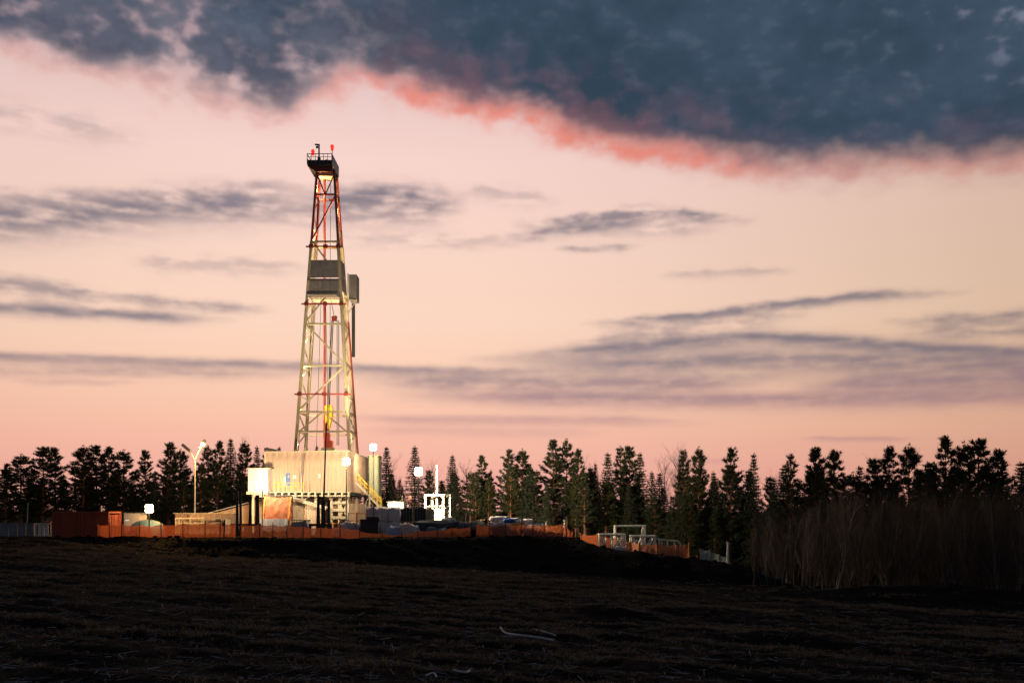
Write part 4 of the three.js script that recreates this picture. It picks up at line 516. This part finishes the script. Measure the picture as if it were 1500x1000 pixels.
[[801, 764, 'tall white stake right of the sack row'], [827.5, 761, 'white stake nearest the end of the raised pad'], [813.5, 774, 'short pale stake between the two tall white ones']].forEach(([px, py, l]) => { const d = 95.5, x = X(px, d), T = thing('white_stake', l, 'stake', V(x, 0, -d), 'pale stakes by the netting'); part(T, 'stake', pipe(V(x, heightAt(x, d) - 0.1, -d), V(x - 0.03, Y(py, d), -d), 0.08, 0.07), M.whiteFrame); part(T, 'top_cap', box(x - 0.12, x + 0.07, Y(py, d) - 0.02, Y(py, d) + 0.07, d - 0.09, d + 0.09), M.whiteFrame); });
// orange-lit loose pipes and timber at the foot of the rig
reseed(5); for (let i = 0; i < 12; i++) { const d = rr(98, 104), x = X(rr(486, 524), d), a = rr(-0.7, 0.7); solo('scrap_timber', 'loose yellow lit timber leaning in the scrap heap at the foot of the rig', 'timber', bar(V(x, heightAt(x, d) - 0.05, -d), V(x + a * 1.5, rr(0.9, 1.9), -d - rr(-0.4, 0.4)), rr(0.07, 0.14)), i % 3 ? M.wood : M.orangePaint, 'timbers of the scrap heap'); }
for (const [px, l] of [[516, 'left orange scaffold frame at the foot of the rig stair'], [529, 'right orange scaffold frame at the foot of the rig stair']]) { const d = 104, x = X(px, d), T = thing('scaffold_frame', l, 'frame', V(x, 0, -d)); for (const k of [-0.45, 0.45]) part(T, 'upright', bar(V(x + k, 0, -d), V(x + k, 2.4, -d), 0.09), M.orangePaint); for (const y of [0.7, 1.5, 2.3]) part(T, 'rung', bar(V(x - 0.45, y, -d), V(x + 0.45, y, -d), 0.08), M.orangePaint); }

// ------------------------------------------------------------------ orange netting with stakes
function netting(name, label, pts, m, postM, group, cat = 'netting', ph = 0.25) {   // pts: [px, py of top, distance]; foot follows the ground
  const mid = pts[Math.floor(pts.length / 2)], T = thing(name, label, cat, V(X(mid[0], mid[2]), heightAt(X(mid[0], mid[2]), mid[2]), -mid[2]), group);
  for (let i = 0; i + 1 < pts.length; i++) { const [a, b] = [pts[i], pts[i + 1]], A = at(...a), B = at(...b), g0 = V(A.x, heightAt(A.x, a[2]) - 0.04, A.z), g1 = V(B.x, heightAt(B.x, b[2]) - 0.04, B.z); part(T, 'net_panel', draped([A, B, g1, g0], 10, 5, 0.07, i + pts[0][0]), m); }
  pts.forEach((a) => { const A = at(...a); part(T, 'stake', pipe(V(A.x, heightAt(A.x, a[2]) - 0.1, A.z + 0.06), V(A.x + rr(-0.04, 0.04), A.y + ph, A.z + 0.06), 0.045, 0.04, 6), postM); });
}
netting('safety_netting', 'orange safety netting in front of the red container and huts', [[142, 768, 90], [160, 768, 89.5], [178, 768, 90], [204, 769, 91], [236, 768.5, 91], [268, 767, 91], [300, 766, 91], [322, 766, 91], [346, 767, 91.5]], M.net, M.dark, 'orange netting');
netting('safety_netting', 'orange safety netting below the brown tarpaulin and dark posts', [[352, 768, 92], [380, 768, 90], [400, 768.5, 89], [420, 769, 88.5], [444, 771, 88], [470, 772.5, 88], [498, 771.5, 88], [527, 776, 88.5]], M.net, M.dark, 'orange netting');
netting('safety_netting', 'low sagging orange netting in front of the bulk bags and dark heaps', [[527, 778, 90.5], [560, 781, 90.5], [588, 783, 91], [612, 777, 91.5], [640, 776, 92], [662, 773, 92.5], [690, 771.5, 93]], M.net, M.dark, 'orange netting');
netting('safety_netting', 'orange netting with dark stakes in front of the white sack row', [[697, 768, 93.5], [717, 769, 93.8], [740.5, 768, 94], [763.5, 768, 94], [780.5, 768, 94], [798.5, 769, 94], [823, 768, 94.4], [830, 772, 94.5], [840, 780, 95]], M.net, M.dark, 'orange netting');
netting('safety_netting', 'orange netting running downhill past the white pipe racks', [[851, 782, 95], [874, 783, 97.6], [905, 788, 98.6], [935, 796, 94], [962, 797, 93], [990, 798, 92.5], [1009, 796, 92]], M.net, M.strap, 'orange netting', 'netting', 0.1);
netting('mesh_fence', 'grey green mesh fence running down to the lone white post', [[1026, 803, 92], [1040, 806, 91.5], [1053, 812, 91], [1066, 815.5, 90.5]], M.netGrey, M.concrete, 'mesh fence', 'fence', 0.02);
{ const d = 90.4, x = X(1066.5, d), h = heightAt(x, d), T = thing('white_post', 'lone white post at the lower end of the mesh fence', 'post', V(x, h, -d)); part(T, 'post', box(x - 0.09, x + 0.09, h - 0.1, Y(793.5, d), d - 0.09, d + 0.09), M.whiteFrame); part(T, 'footing', box(x - 0.05, x + 0.35, h - 0.1, h + 0.32, d - 0.2, d + 0.2), M.wood); }
// white pipe racks
function rack(label, px0, px1, py, d, cross, dd) {
  const x0 = X(px0, d), x1 = X(px1, d), y1 = Y(py, d), r = 0.1, T = thing('pipe_rack', label, 'rack', V((x0 + x1) / 2, heightAt((x0 + x1) / 2, d), -d), 'white pipe racks');
  const foot = (x, q) => heightAt(x, q) - 0.06;
  for (const q of [d, d + dd]) {
    part(T, 'top_rail', pipe(V(x0 - r, y1, -q), V(x1 + r, y1, -q), r, r, 9), M.whiteFrame);
    for (const x of cross.length > 1 ? [x0, (x0 + x1) / 2, x1] : [x0, x1]) part(T, 'post', pipe(V(x, foot(x, q), -q), V(x, y1 - r * 0.8, -q), r, r, 9), M.whiteFrame);
    for (const [a, b] of cross) part(T, 'brace', pipe(V(mix(x0, x1, a), y1 - r, -q), V(mix(x0, x1, b), foot(mix(x0, x1, b), q) + 0.1, -q), 0.075), M.whiteFrame);
  }
  for (const x of [x0, x1]) part(T, 'cross_rail', pipe(V(x, y1, -d - r), V(x, y1, -d - dd + r), 0.085), M.whiteFrame);
}
rack('left-hand white pipe rack with braced legs on the slope', 879, 915.5, 783, 96, [[0.05, 0.25], [0.95, 0.6]], 1.4);
rack('right-hand white pipe rack with braced legs on the slope', 926, 960, 785.5, 95.6, [[0.05, 0.3], [0.95, 0.55]], 1.4);
rack('upper white pipe rack standing behind the two braced racks', 902, 945, 770.5, 100, [[0.98, 0.82]], 1.2);
{ const d = 97, T = thing('pipe_rail', 'low white pipe rail on posts right of the pipe racks', 'rail', V(X(980, d), heightAt(X(980, d), d), -d)); part(T, 'rail', tubeOf([at(963, 789, d), at(980, 791.5, d), at(994, 793, d), at(997, 797, d), at(997, 806, d)], 0.09, 6, 20), M.whiteFrame); for (const px of [966, 970, 978, 988]) part(T, 'post', pipe(V(X(px, d), heightAt(X(px, d), d) - 0.05, -d), V(X(px, d), Y(790.5, d), -d), 0.07), M.whiteFrame); }
reseed(77); for (let i = 0; i < 16; i++) { const d = rr(96.3, 97.2), px = i < 8 ? rr(884, 912) : rr(926, 958), x = X(px, d), h = heightAt(x, d); solo('stored_pipe', i < 8 ? 'short grey pipe end standing inside the left-hand pipe rack' : 'short grey pipe end standing inside the right-hand pipe rack', 'pipe', pipe(V(x, h - 0.05, -d), V(x + rr(-0.1, 0.1), Y(rr(786, 793), d), -d), 0.07, 0.07, 7), i % 3 ? M.paleGrey : M.white, i < 8 ? 'pipes in the left rack' : 'pipes in the right rack'); }
[[905, 801, 'white foam block under the left-hand pipe rack'], [913, 802, 'small white foam block just right of the left-hand pipe rack']].forEach(([px, py, l]) => { const d = 94.4, x = X(px, d); solo('foam_block', l, 'block', lumpy(0.45, 0.4, 0.4, px, 0.1, 0.25).translate(x, heightAt(x, d) - 0.03, -d), M.white); });

// ------------------------------------------------------------------ trees
class Tris { constructor() { this.p = []; } tri(a, b, c) { this.p.push(a.x, a.y, a.z, b.x, b.y, b.z, c.x, c.y, c.z); }
  stick(a, b, r0, r1, n = 3) { const d = b.clone().sub(a).normalize(), u = V(d.y, -d.x, 0.3).cross(d).normalize(), w = d.clone().cross(u); for (let i = 0; i < n; i++) { const f = (k, c, r) => c.clone().addScaledVector(u, Math.cos(k / n * 6.2832) * r).addScaledVector(w, Math.sin(k / n * 6.2832) * r), a0 = f(i, a, r0), a1 = f(i + 1, a, r0), b0 = f(i, b, r1), b1 = f(i + 1, b, r1); this.tri(a0, a1, b1); this.tri(a0, b1, b0); } }
  geo() { const g = new THREE.BufferGeometry(); g.setAttribute('position', new THREE.Float32BufferAttribute(this.p, 3)); g.computeVertexNormals(); return g; } }
const dirOf = (yaw, pitch) => V(Math.cos(yaw) * Math.cos(pitch), Math.sin(pitch), Math.sin(yaw) * Math.cos(pitch));
function tuft(T, p, dir, n, len, wid) {     // a spray of needles round the end of a shoot
  for (let i = 0; i < n; i++) { const v = dir.clone().multiplyScalar(0.75).add(V(rr(-1, 1), rr(-0.75, 1.05), rr(-1, 1))).normalize(), s = V(-v.z, rr(-0.5, 0.5), v.x).normalize().multiplyScalar(wid * rr(0.7, 1.3)), q = p.clone().add(V(rr(-1, 1), rr(-0.6, 0.6), rr(-1, 1)).multiplyScalar(len * 0.3)); T.tri(q.clone().add(s), q.clone().sub(s), q.addScaledVector(v, len * rr(0.6, 1.2))); }
}
function trunkTo(T, H, r, lean, k = 7) { const pts = []; for (let i = 0; i <= k; i++) { const t = i / k; pts.push(V(lean * Math.sin(t * 2.4) * 0.5, H * t, lean * 0.6 * Math.sin(t * 3.1 + 1) * 0.4 - lean * 0.2)); } for (let i = 0; i < k; i++) T.stick(pts[i], pts[i + 1], r * (1 - i / k * 0.93), r * (1 - (i + 1) / k * 0.93), 6); return (y) => { const t = clamp(y / H) * k, i = Math.min(k - 1, Math.floor(t)); return pts[i].clone().lerp(pts[i + 1], t - i); }; }
function pineParts(s, open) {               // Scots pine, 13 m tall, open tiered crown with upturned ends
  reseed(s); const H = 13, wood = new Tris(), leaf = new Tris(), at_ = trunkTo(wood, H, 0.17, rr(-0.5, 0.5)), y0 = H * (open === 2 ? 0.1 : open === 0 ? 0.16 : rr(0.22, 0.34)), R = rr(2.9, 3.5);
  for (let i = 0; i < 7; i++) { const y = rr(1.2, y0), a = at_(y), v = dirOf(rr(0, 6.3), rr(-0.1, 0.3)); wood.stick(a, a.clone().addScaledVector(v, rr(0.5, 1.5)), 0.03, 0.01); }
  for (let y = y0; y < H - 0.25; y += rr(0.42, 0.75)) {
    const t = (y - y0) / (H - y0), n = Math.round(rr(3, 6)), yaw0 = rr(0, 6.3), tier = rr(0.62, 1.12);
    for (let k = 0; k < n; k++) {
      const L = Math.max(0.3, R * tier * rr(0.6, 1.1) * (open === 0 ? 0.09 + 0.91 * Math.pow(1 - t, 0.7) : 0.1 + 0.9 * Math.pow(1 - t, 0.8)) * sst(-0.25, 0.2, t)), yaw = yaw0 + k / n * 6.283 + rr(-0.4, 0.4), p0 = at_(y), pitch = mix(0.0, 0.75, t * t) + rr(-0.2, 0.22), seg = 4; let p = p0, pts = [p0];
      for (let q = 1; q <= seg; q++) { p = p.clone().addScaledVector(dirOf(yaw + rr(-0.15, 0.15), pitch + q * 0.13), L / seg); pts.push(p); wood.stick(pts[q - 1], p, 0.05 * (1 - (q - 1) / seg) + 0.012, 0.05 * (1 - q / seg) + 0.008); }
      const big = open === 2 ? 1.5 : 1, twigs = Math.max(2, Math.round(L * (open === 2 ? 2.6 : open ? 4.4 : 6.4)));
      for (let w = 0; w <= twigs; w++) { const f = w === twigs ? 1 : rr(0.38, 1), q = f * seg, i = Math.min(seg - 1, Math.floor(q)), b = pts[i].clone().lerp(pts[i + 1], q - i), tv = dirOf(yaw + (w === twigs ? 0 : rr(-1.3, 1.3)), pitch + rr(0.1, 0.7)), tl = w === twigs ? 0.12 : rr(0.2, 0.55), e = b.clone().addScaledVector(tv, tl); tuft(leaf, e, tv, open === 2 ? 8 : 11, 0.38 * big, 0.05 * big); tuft(leaf, b.clone().lerp(e, 0.5), tv, open === 2 ? 4 : 7, 0.36 * big, 0.05 * big); }
    }
  }
  for (let y = H - 0.9; y < H + 0.35; y += 0.3) tuft(leaf, at_(Math.min(y, H)).clone().add(V(0, Math.max(0, y - H), 0)), V(0, 1, 0), 10, 0.36, 0.05);
  return [wood.geo(), leaf.geo()];
}
function spruceParts(s) {                   // spruce, 13 m tall, dense narrow cone
  reseed(s); const H = 13, wood = new Tris(), leaf = new Tris(), at_ = trunkTo(wood, H, 0.18, 0.1), R = rr(2.5, 2.9);
  for (let y = 1.0; y < H - 0.2; y += rr(0.3, 0.42)) { const t = y / H, n = Math.round(rr(6, 8)), yaw0 = rr(0, 6.3);
    for (let k = 0; k < n; k++) { const L = Math.max(0.22, R * (1 - t) ** 0.85 * rr(0.72, 1.12)), yaw = yaw0 + k / n * 6.283 + rr(-0.25, 0.25), pitch = mix(-0.3, 0.5, t * t * t) + rr(-0.1, 0.1), a = at_(y), e = a.clone().addScaledVector(dirOf(yaw, pitch), L); e.y += 0.12 * L; wood.stick(a, e, 0.03, 0.008); const m = Math.max(2, Math.round(L * 4.6)); for (let w = 1; w <= m; w++) { const p = a.clone().lerp(e, (w + rr(-0.3, 0.3)) / m); p.x += rr(-0.22, 0.22) * L * 0.5; p.z += rr(-0.22, 0.22) * L * 0.5; tuft(leaf, p, dirOf(yaw + rr(-0.9, 0.9), pitch - 0.15), 7, 0.36, 0.055); } } }
  tuft(leaf, V(0, H, 0), V(0, 1, 0), 8, 0.4, 0.04);
  return [wood.geo(), leaf.geo()];
}
function bareParts(s, H, r, spread, depth, twigs) {   // leafless tree or sapling
  reseed(s); const wood = new Tris(), fine = new Tris();
  const grow = (p, v, len, rad, lvl) => { const n = lvl === 0 ? 6 : 3; let q = p; for (let i = 0; i < n; i++) { v = v.clone().add(V(rr(-0.16, 0.16), 0.05 + rr(-0.05, 0.06), rr(-0.16, 0.16))).normalize(); const e = q.clone().addScaledVector(v, len / n), r0 = rad * (1 - i / n * 0.65), r1 = rad * (1 - (i + 1) / n * 0.65); (lvl < 2 ? wood : fine).stick(q, e, r0, r1, lvl ? 3 : 5);
      if (lvl < depth && (lvl > 0 || i > 0)) { const c = lvl === 0 ? 4 : Math.round(rr(1, twigs)); for (let k = 0; k < c; k++) { const a = rr(0, 6.3), b = rr(0.35, spread), u = v.clone().multiplyScalar(Math.cos(b)).add(V(Math.cos(a), rr(0.1, 0.5), Math.sin(a)).multiplyScalar(Math.sin(b))).normalize(); grow(q.clone().lerp(e, rnd()), u, len * (lvl === 0 ? rr(0.25, 0.42) * (1.15 - i / n * 0.6) : rr(0.4, 0.62)), Math.max(0.006, r1 * 0.5), lvl + 1); } }
      q = e; } };
  grow(V(0, -0.1, 0), V(0, 1, 0), H, r, 0); return [wood.geo(), fine.geo()];
}
const fills = [501, 502, 503].map((s) => pineParts(s, 2)), pines = [101, 102, 103, 104, 105, 106].map((s, i) => pineParts(s, i % 2)), spruces = [201, 202, 203].map(spruceParts), bares = [301, 302, 303].map((s) => bareParts(s, 11, 0.12, 0.8, 3, 3)), saplings = [401, 402, 403, 404, 405].map((s) => bareParts(s, 7, 0.05, 0.55, 2, 3));
function tree(kind, i, x, d, H, wide, label, group, low = 0) {
  const set = { pine: low ? fills : pines, spruce: spruces, bare: bares, sapling: saplings }[kind], [wood, leaf] = set[i % set.length], y = heightAt(x, d) - 0.1, H0 = { pine: 13, spruce: 13, bare: 11.5, sapling: 7.4 }[kind];
  const T = thing({ pine: 'pine_tree', spruce: 'spruce_tree', bare: 'bare_tree', sapling: 'bare_sapling' }[kind], label, { sapling: 'sapling' }[kind] || 'tree', V(x, y, -d), group), k = H / H0;
  const w = shade(new THREE.Mesh(wood, kind === 'pine' ? M.bark : kind === 'spruce' ? M.barkGrey : i % 4 === 1 ? M.birch : M.barkGrey)), c = shade(new THREE.Mesh(leaf, kind === 'pine' ? M.needle[i % 3] : kind === 'spruce' ? M.spruce[i % 2] : M.twig));
  w.name = 'trunk'; c.name = 'crown'; T.add(w, c); T.scale.set(k * wide, k, k * wide); T.rotation.y = (i * 2.399) % 6.283;
}
const ord = ['first', 'second', 'third', 'fourth', 'fifth', 'sixth', 'seventh', 'eighth', 'ninth', 'tenth', 'eleventh', 'twelfth', 'thirteenth', 'fourteenth', 'fifteenth', 'sixteenth', 'seventeenth', 'eighteenth', 'nineteenth', 'twentieth'];
// front row of the wood, by the tips that stand against the sky: [px, py, kind, distance, width]
const zones = [
  ['in the treetops left of the street lamp', 'pines left of the street lamp', [[6, 690, 'pine', 128, 1], [30, 667, 'pine', 132, 1.1], [61, 657, 'pine', 134, 1.2], [80, 660, 'pine', 139, 1], [121, 655, 'pine', 136, 1.2], [141, 655, 'pine', 140, 1.15], [160, 659, 'pine', 137, 1], [181, 661, 'pine', 136, 1.1], [213, 662, 'pine', 141, 0.75], [247, 653, 'pine', 140, 1.05], [264, 660, 'pine', 144, 0.9]]],
  ['in the treetops between street lamp and derrick', 'trees between the street lamp and the derrick', [[304, 655, 'pine', 142, 0.9], [322, 651, 'pine', 141, 0.95], [337, 643, 'spruce', 141, 0.9], [359, 649, 'pine', 143, 0.9], [376, 653, 'spruce', 144, 0.8], [392, 659, 'pine', 146, 0.8], [409, 655, 'spruce', 147, 0.7], [449, 654, 'spruce', 148, 0.6], [464, 653, 'spruce', 148, 0.6]]],
  ['in the treetops between derrick and sack row', 'trees between the derrick and the sack row', [[566, 655, 'spruce', 140, 0.9], [607, 653, 'spruce', 139, 1.05], [663, 667, 'spruce', 142, 0.85], [689, 692, 'pine', 138, 0.8], [706, 671, 'pine', 140, 0.85], [746, 661, 'pine', 139, 0.95], [765, 660, 'pine', 141, 1], [785, 690, 'pine', 137, 0.9]]],
  ['in the treetops above the pipe racks', 'trees behind the pipe racks', [[811, 647, 'pine', 138, 1.0], [830, 646, 'pine', 140, 0.95], [848, 663, 'pine', 137, 0.9], [872, 679, 'spruce', 142, 0.6], [891, 664, 'spruce', 138, 1.1], [909, 656, 'pine', 141, 0.9], [923, 657, 'pine', 139, 1], [938, 664, 'spruce', 138, 1.1], [955, 690, 'spruce', 137, 0.9]]],
  ['in the treetops right of the pipe racks', 'pines right of the pipe racks', [[1002, 663, 'pine', 132, 0.85], [1024, 658, 'pine', 131, 0.9], [1045, 690, 'spruce', 130, 0.9], [1070, 660, 'pine', 130, 0.95], [1104, 665, 'spruce', 129, 0.95], [1134, 700, 'spruce', 128, 0.9], [1159, 670, 'pine', 128, 0.95], [1195, 660, 'pine', 128, 0.9], [1225, 667, 'pine', 126, 1.1], [1250, 695, 'pine', 124, 0.9], [1283, 676, 'pine', 124, 0.9], [1302, 662, 'pine', 125, 0.95], [1333, 655, 'pine', 124, 1.05], [1362, 690, 'pine', 121, 0.9], [1384, 647, 'pine', 122, 1], [1412, 652, 'pine', 123, 0.95], [1432, 648, 'pine', 121, 1.15], [1466, 666, 'pine', 121, 1], [1496, 677, 'spruce', 120, 1]]],
];
let tn = 0;
for (const [where, group, list] of zones) list.forEach(([px, py, kind, d, wide], i) => { const broad = px < 290 || px > 1180; wide *= px > 1180 ? 1.62 : broad ? 1.36 : kind === 'pine' ? 1.24 : 1.1; const x = X(px, d), top = Y(py, d); tree(kind, broad ? 2 * tn++ : tn++, x, d, top - heightAt(x, d), wide * 12.5 / (top - heightAt(x, d)), `${ord[i]} ${kind} from the left ${where}`, group); });
reseed(900);
for (let i = 0; i < 124; i++) { const px = -70 + (i % 62) * 26.6 + rr(-10, 10), back = i > 61, d = (px > 980 ? rr(128, 140) : rr(144, 156)) + (back ? 18 : 0), x = X(px, d), py = (px > 400 && px < 560 ? 706 : back ? 690 : 700) + rr(-8, 22), kind = rnd() < 0.35 ? 'spruce' : 'pine', where = px < 290 ? 'left of the street lamp' : px < 560 ? 'behind the rig' : px < 980 ? 'between rig and pipe racks' : 'on the right'; tree(kind, i + 3, x, d, Math.max(6, Y(py, d) - heightAt(x, d)), rr(1.15, 1.5), `dark ${kind} deep in the wood ${where}`, `${kind} trees deep in the wood ${where}`, 1); }
// young trees in front, lit by the floodlights
for (let i = 0; i < 22; i++) { const px = i < 14 ? 690 + i * 29 + rr(-9, 9) : 180 + (i - 14) * 24 + rr(-8, 8), d = rr(126, 136), x = X(px, d), kind = rnd() < 0.35 ? 'spruce' : 'pine'; tree(kind, i + 1, x, d, rr(6.2, 8.8), rr(1.1, 1.4), i < 14 ? `${ord[i]} young ${kind} from the left in front of the wood behind sacks and racks` : `${ord[i - 14]} young ${kind} from the left in front of the wood behind the huts`, i < 14 ? 'young trees on the right' : 'young trees on the left'); }
[[590, 670, 139], [640, 682, 141], [682, 680, 140], [858, 672, 142], [872, 690, 143], [968, 676, 140], [982, 668, 141], [996, 676, 142], [1060, 700, 134], [1182, 690, 131], [1272, 686, 128], [4, 700, 138], [330, 652, 146], [1130, 704, 132]].forEach(([px, py, d], i) => { const x = X(px, d); tree('bare', i, x, d, Y(py, d) - heightAt(x, d), 0.9, `${ord[i]} leafless tree showing pale branches between the conifers`, 'leafless trees in the wood'); });
// leafless thicket on the right
reseed(1200);
for (let i = 0; i < 46; i++) { const px = 1108 + i * 9.4 + rr(-5, 5), d = rr(80, 100), x = X(px, d), top = 776 - 34 * sst(1100, 1220, px) + 22 * noise(px * 0.021, 4) + rr(-26, 22); tree('sapling', i, x, d, Math.max(3.5, Y(top, d) - heightAt(x, d)), rr(0.8, 1.2), i % 4 === 1 ? 'pale stemmed bare sapling in the thicket on the right' : 'brown leafless sapling in the thicket on the right', i % 4 === 1 ? 'pale saplings of the thicket' : 'brown saplings of the thicket'); }
{
  const g = mergeGeometries(saplings[0].map((a) => a.clone())); const N = 420, o = new THREE.InstancedMesh(g, M.twig, N), m4 = new THREE.Matrix4(), q = new THREE.Quaternion();
  for (let i = 0; i < N; i++) { const px = rr(1100, 1600), d = rr(78, 118), x = X(px, d), top = 790 - 40 * sst(1100, 1240, px) + 26 * noise(px * 0.021, 4) + rr(-24, 44), h = Math.max(2, Y(top, d) - heightAt(x, d)), k = h / 7.4; q.setFromAxisAngle(UPV, rr(0, 6.3)); m4.compose(V(x, heightAt(x, d) - 0.1, -d), q, V(k * rr(0.8, 1.3), k, k * rr(0.8, 1.3))); o.setMatrixAt(i, m4); }
  o.name = 'brushwood'; o.userData = { kind: 'stuff', label: 'dense brown leafless brushwood along the right edge of the field', category: 'brushwood' }; shade(o); scene.add(o);
}

// ------------------------------------------------------------------ field cover
{
  reseed(1500); const blades = new Tris(); for (let i = 0; i < 9; i++) { const a = rr(0, 6.3), r = rr(0, 0.09), p = V(Math.cos(a) * r, -0.02, Math.sin(a) * r), v = V(Math.cos(a) * rr(0.2, 1), rr(0.5, 1.2), Math.sin(a) * rr(0.2, 1)).normalize(), s = V(-v.z, 0, v.x).normalize().multiplyScalar(0.008), m = p.clone().addScaledVector(v, rr(0.1, 0.17)), e = m.clone().add(V(v.x * 0.15, rr(-0.05, 0.1), v.z * 0.15)); blades.tri(p.clone().add(s), p.clone().sub(s), m.clone().add(s)); blades.tri(m.clone().add(s), p.clone().sub(s), m.clone().sub(s)); blades.tri(m.clone().add(s), m.clone().sub(s), e); }
  const N = 34000, o = new THREE.InstancedMesh(blades.geo(), M.grass, N), m4 = new THREE.Matrix4(), q = new THREE.Quaternion(), tint = new THREE.Color(); let n = 0;
  while (n < N) { const d = 17 + 72 * Math.sqrt(rnd()) * (0.35 + 0.65 * rnd()), x = X(rr(-60, 1560), d), b = fbm(x * 0.06 + 31, d * 0.34 + 3, 4) + 0.5 * fbm(x * 0.35, d * 0.9, 3); if (rnd() > sst(0.02, 0.4, b) * (0.35 + 0.65 * sst(24, 46, d)) + 0.012) continue; const h = heightAt(x, d), k = rr(0.55, 1.35) * (0.8 + 0.6 * sst(0.1, 0.5, b)); q.setFromAxisAngle(UPV, rr(0, 6.3)); m4.compose(V(x, h - 0.01, -d), q, V(k * 1.2, k * 0.8, k * 1.2)); o.setMatrixAt(n, m4); const g = rr(0.35, 1.7); o.setColorAt(n, tint.setRGB(g, g * rr(0.88, 1), g * rr(0.75, 1))); n++; }
  o.name = 'dry_grass'; o.userData = { kind: 'stuff', label: 'patches of dry brown grass across the dark field', category: 'grass' }; o.receiveShadow = true; scene.add(o);
}
{
  reseed(1600); const s = new Tris(); s.stick(V(-0.5, 0, 0), V(-0.1, 0.04, 0.02), 0.5, 0.5, 4); s.stick(V(-0.1, 0.04, 0.02), V(0.5, 0.01, -0.02), 0.5, 0.3, 4); const g = s.geo(); { const p = g.attributes.position; for (let i = 0; i < p.count; i++) p.setXYZ(i, p.getX(i), p.getY(i) * 0.02, p.getZ(i) * 0.02); g.computeVertexNormals(); }
  const N = 5200, o = new THREE.InstancedMesh(g, M.straw, N), m4 = new THREE.Matrix4(), q = new THREE.Quaternion(), e = new THREE.Euler(), tint = new THREE.Color();
  for (let i = 0; i < N; i++) { const d = 18 + 40 * rnd() ** 1.7, x = X(rr(-60, 1560), d), k = rr(0.12, 0.6) * (rnd() < 0.12 ? 1.8 : 1); q.setFromEuler(e.set(rr(-0.1, 0.1), rr(0, 6.3), rr(-0.15, 0.25))); m4.compose(V(x, heightAt(x, d) + 0.03, -d), q, V(k, rr(0.5, 1.1), rr(0.5, 1.1))); o.setMatrixAt(i, m4); const t = rr(0.15, 1) ** 2; o.setColorAt(i, tint.setRGB(t, t, t)); }
  o.name = 'straw_litter'; o.userData = { kind: 'stuff', label: 'pale straw and stalks littering the near field', category: 'straw' }; o.receiveShadow = true; scene.add(o);
}
{
  reseed(1700); const g = lumpy(1, 0.7, 1, 3, 0.35, 0.8), N = 2600, o = new THREE.InstancedMesh(g, M.clod, N), m4 = new THREE.Matrix4(), q = new THREE.Quaternion();
  for (let i = 0; i < N; i++) { const edge = i < 1500, px = edge ? rr(0, 1320) : rr(-50, 1550); let d = edge ? 0 : rr(18, 78), x; if (edge) { d = 70; x = X(px, 84); d = table(padFront, x) + rr(-7, 1); } else x = X(px, d); const k = edge ? rr(0.07, 0.22) * (rnd() < 0.08 ? 2.2 : 1) : rr(0.04, 0.12); q.setFromAxisAngle(UPV, rr(0, 6.3)); m4.compose(V(x, heightAt(x, d) - 0.04, -d), q, V(k, k * rr(0.6, 1), k)); o.setMatrixAt(i, m4); }
  o.name = 'soil_clods'; o.userData = { kind: 'stuff', label: 'clods of dark earth scattered over field and bank', category: 'clods' }; shade(o); scene.add(o);
}
// fallen branches in the near field
[[[[733, 922], [742, 930], [765, 934], [790, 938], [812, 942]], 'long pale curved branch lying in the near field below the bank', 0.045], [[[664, 987], [680, 988], [690, 983]], 'short pale stick at the bottom middle of the field', 0.03], [[[780, 924], [800, 930], [815, 934]], 'thin dark twig just above the long curved branch', 0.03], [[[622, 995], [635, 990], [640, 997]], 'hooked pale stick at the bottom edge, left of the middle', 0.03], [[[150, 924], [168, 928]], 'small pale stick in the left of the near field', 0.03]].forEach(([pts, l, r]) => {
  const w = pts.map(([px, py]) => { let d = 20; for (let k = 18; k < 70; k += 0.2) { const y = heightAt(X(px, k), k); if (HY + (EYE - y) * F / k <= py) { d = k; break; } } const x = X(px, d); return V(x, heightAt(x, d) + 0.05, -d); }); solo('fallen_branch', l, 'branch', tubeOf(w, r, 6, 20), M.straw);
});

renderer.render(scene, camera);
